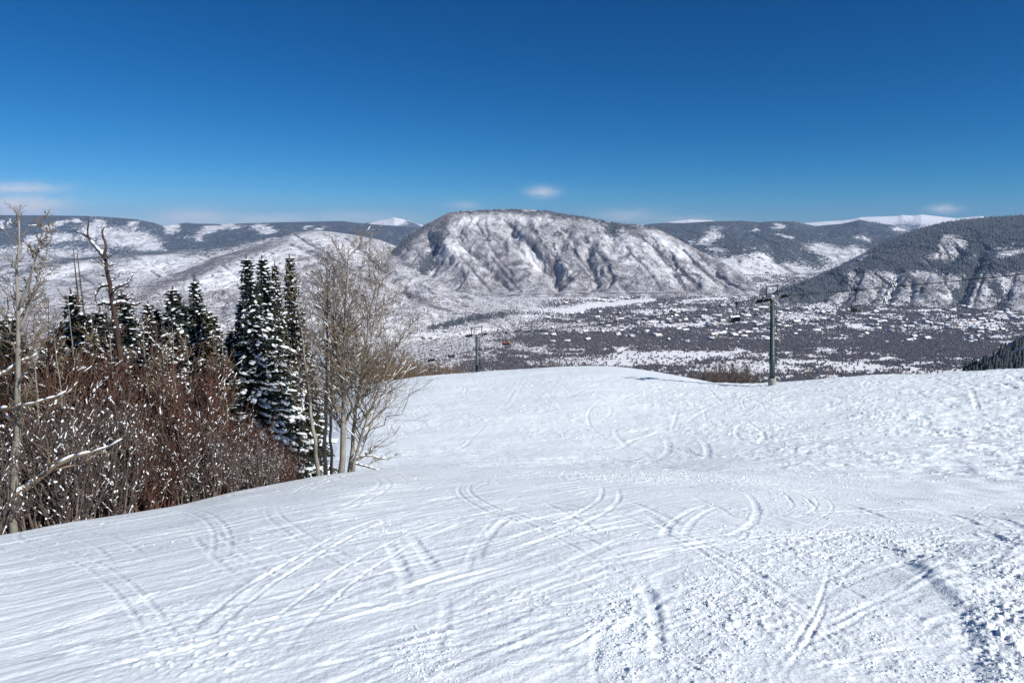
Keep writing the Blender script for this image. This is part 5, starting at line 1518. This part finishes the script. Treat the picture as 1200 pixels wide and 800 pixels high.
# ------------------------------------------------------------------ camera, sun, sky
cam = bpy.data.cameras.new('camera'); cam.sensor_width = 36; cam.lens = 24; cam.clip_end = 60000; cam.clip_start = 0.1
co_ = bpy.data.objects.new('camera', cam); COL.objects.link(co_)
co_.location = (0, 0, EYE); co_.rotation_euler = (math.radians(90) - PITCH, 0, 0)
scene.camera = co_
SUN_AZ, SUN_EL = math.radians(122), math.radians(37)       # clockwise from the view direction
sun = bpy.data.lights.new('sun', 'SUN'); sun.energy = 4.9; sun.angle = math.radians(0.53); sun.color = (1.0, .965, .915)
so = bpy.data.objects.new('sun', sun); COL.objects.link(so)
to_sun = Vector((math.sin(SUN_AZ) * math.cos(SUN_EL), math.cos(SUN_AZ) * math.cos(SUN_EL), math.sin(SUN_EL)))
so.rotation_euler = to_sun.to_track_quat('Z', 'Y').to_euler()
w = bpy.data.worlds.new('World'); scene.world = w; w.use_nodes = True
W = NT('w', w.node_tree)
sky = W.n('ShaderNodeTexSky'); sky.sky_type = 'NISHITA'; sky.sun_disc = False
sky.sun_elevation = SUN_EL; sky.sun_rotation = SUN_AZ
sky.altitude = 3000; sky.air_density = 0.9; sky.dust_density = 0.1; sky.ozone_density = 3.0
spc = W.n('ShaderNodeSeparateColor'); W.l(sky.outputs[0], spc.inputs[0])
hs = W.n('ShaderNodeCombineColor')
for i_, (k_, g_) in enumerate(((.031, 2.2), (.337, 1.22), (.628, 1.077))):
    W.l(W.math('MULTIPLY', W.math('POWER', spc.outputs[i_], g_), k_), hs.inputs[i_])
bg = W.n('ShaderNodeBackground'); bg.inputs['Strength'].default_value = 0.092
# small thin clouds low over the ridges
d = W.n('ShaderNodeTexCoord').outputs['Generated']
sp = W.n('ShaderNodeSeparateXYZ'); W.l(d, sp.inputs[0])
yy = W.math('MAXIMUM', sp.outputs[1], 0.05)
ca = W.math('DIVIDE', sp.outputs[0], yy); cs = W.math('DIVIDE', sp.outputs[2], yy)
cb = W.n('ShaderNodeCombineXYZ'); W.l(ca, cb.inputs[0]); W.l(W.math('MULTIPLY', cs, 3.0), cb.inputs[1])
cn = W.noise(cb.outputs[0], 42.0, 6, 0.62)
cw = W.math('SUBTRACT', cn, 0.5)
tot = None
for cx, cy, rx, ry, st in ((20,221,48,7,.7),(22,242,50,12,1.25),(636,225,17,6.5,.65),(228,254,40,9,.7),(310,256,60,6,.45),(1106,245,18,5,.75),(735,253,40,8,.45),(545,241,18,5,.35),(415,254,60,7,.35),(800,257,50,6,.3)):
    a0, s0 = ray(cx, cy); a1, s1 = ray(cx + rx, cy - ry)
    ua = W.math('MULTIPLY', W.math('SUBTRACT', ca, float(a0)), 1 / float(a1 - a0))
    us = W.math('MULTIPLY', W.math('SUBTRACT', cs, float(s0)), 1 / float(s1 - s0))
    # flat underside: steeper falloff below
    us = W.math('ADD', us, W.math('MULTIPLY', cw, 1.5)); ua = W.math('ADD', ua, W.math('MULTIPLY', cw, 1.2))
    r2 = W.math('ADD', W.math('MULTIPLY', ua, ua), W.math('MULTIPLY', us, us))
    m_ = W.math('MULTIPLY', W.math('POWER', 2.718, W.math('MULTIPLY', r2, -1.1)), st)
    tot = m_ if tot is None else W.math('MAXIMUM', tot, m_)
fac = W.math('MULTIPLY', tot, W.math('MULTIPLY_ADD', cn, 1.1, 0.45, clamp=True), clamp=True)
skyc = W.mix(fac, hs.outputs[0], (6.6, 6.9, 7.6))
W.l(skyc, bg.inputs['Color'])
ow = W.n('ShaderNodeOutputWorld'); W.l(bg.outputs[0], ow.inputs['Surface'])
scene.view_settings.view_transform = 'Standard'; scene.view_settings.look = 'None'
scene.view_settings.exposure = 0.22; scene.view_settings.gamma = 1.0; scene.view_settings.use_curve_mapping = False
scene.cycles.max_bounces = 6; scene.cycles.volume_bounces = 0; scene.cycles.transparent_max_bounces = 4
scene.cycles.use_denoising = True

# ------------------------------------------------------------------ the air
hz = MB(); hz.box((0, 11400, -150), (52000, 25200, 1240))
hm = NT('haze'); pv = hm.n('ShaderNodeVolumePrincipled')
pv.inputs['Color'].default_value = (.36, .58, 1, 1); pv.inputs['Density'].default_value = 2.3e-5; pv.inputs['Anisotropy'].default_value = 0.0
ho = hm.n('ShaderNodeOutputMaterial'); hm.l(pv.outputs[0], ho.inputs['Volume'])
tag(hz.build('haze', hm.mat), None, None, None, 'stuff')
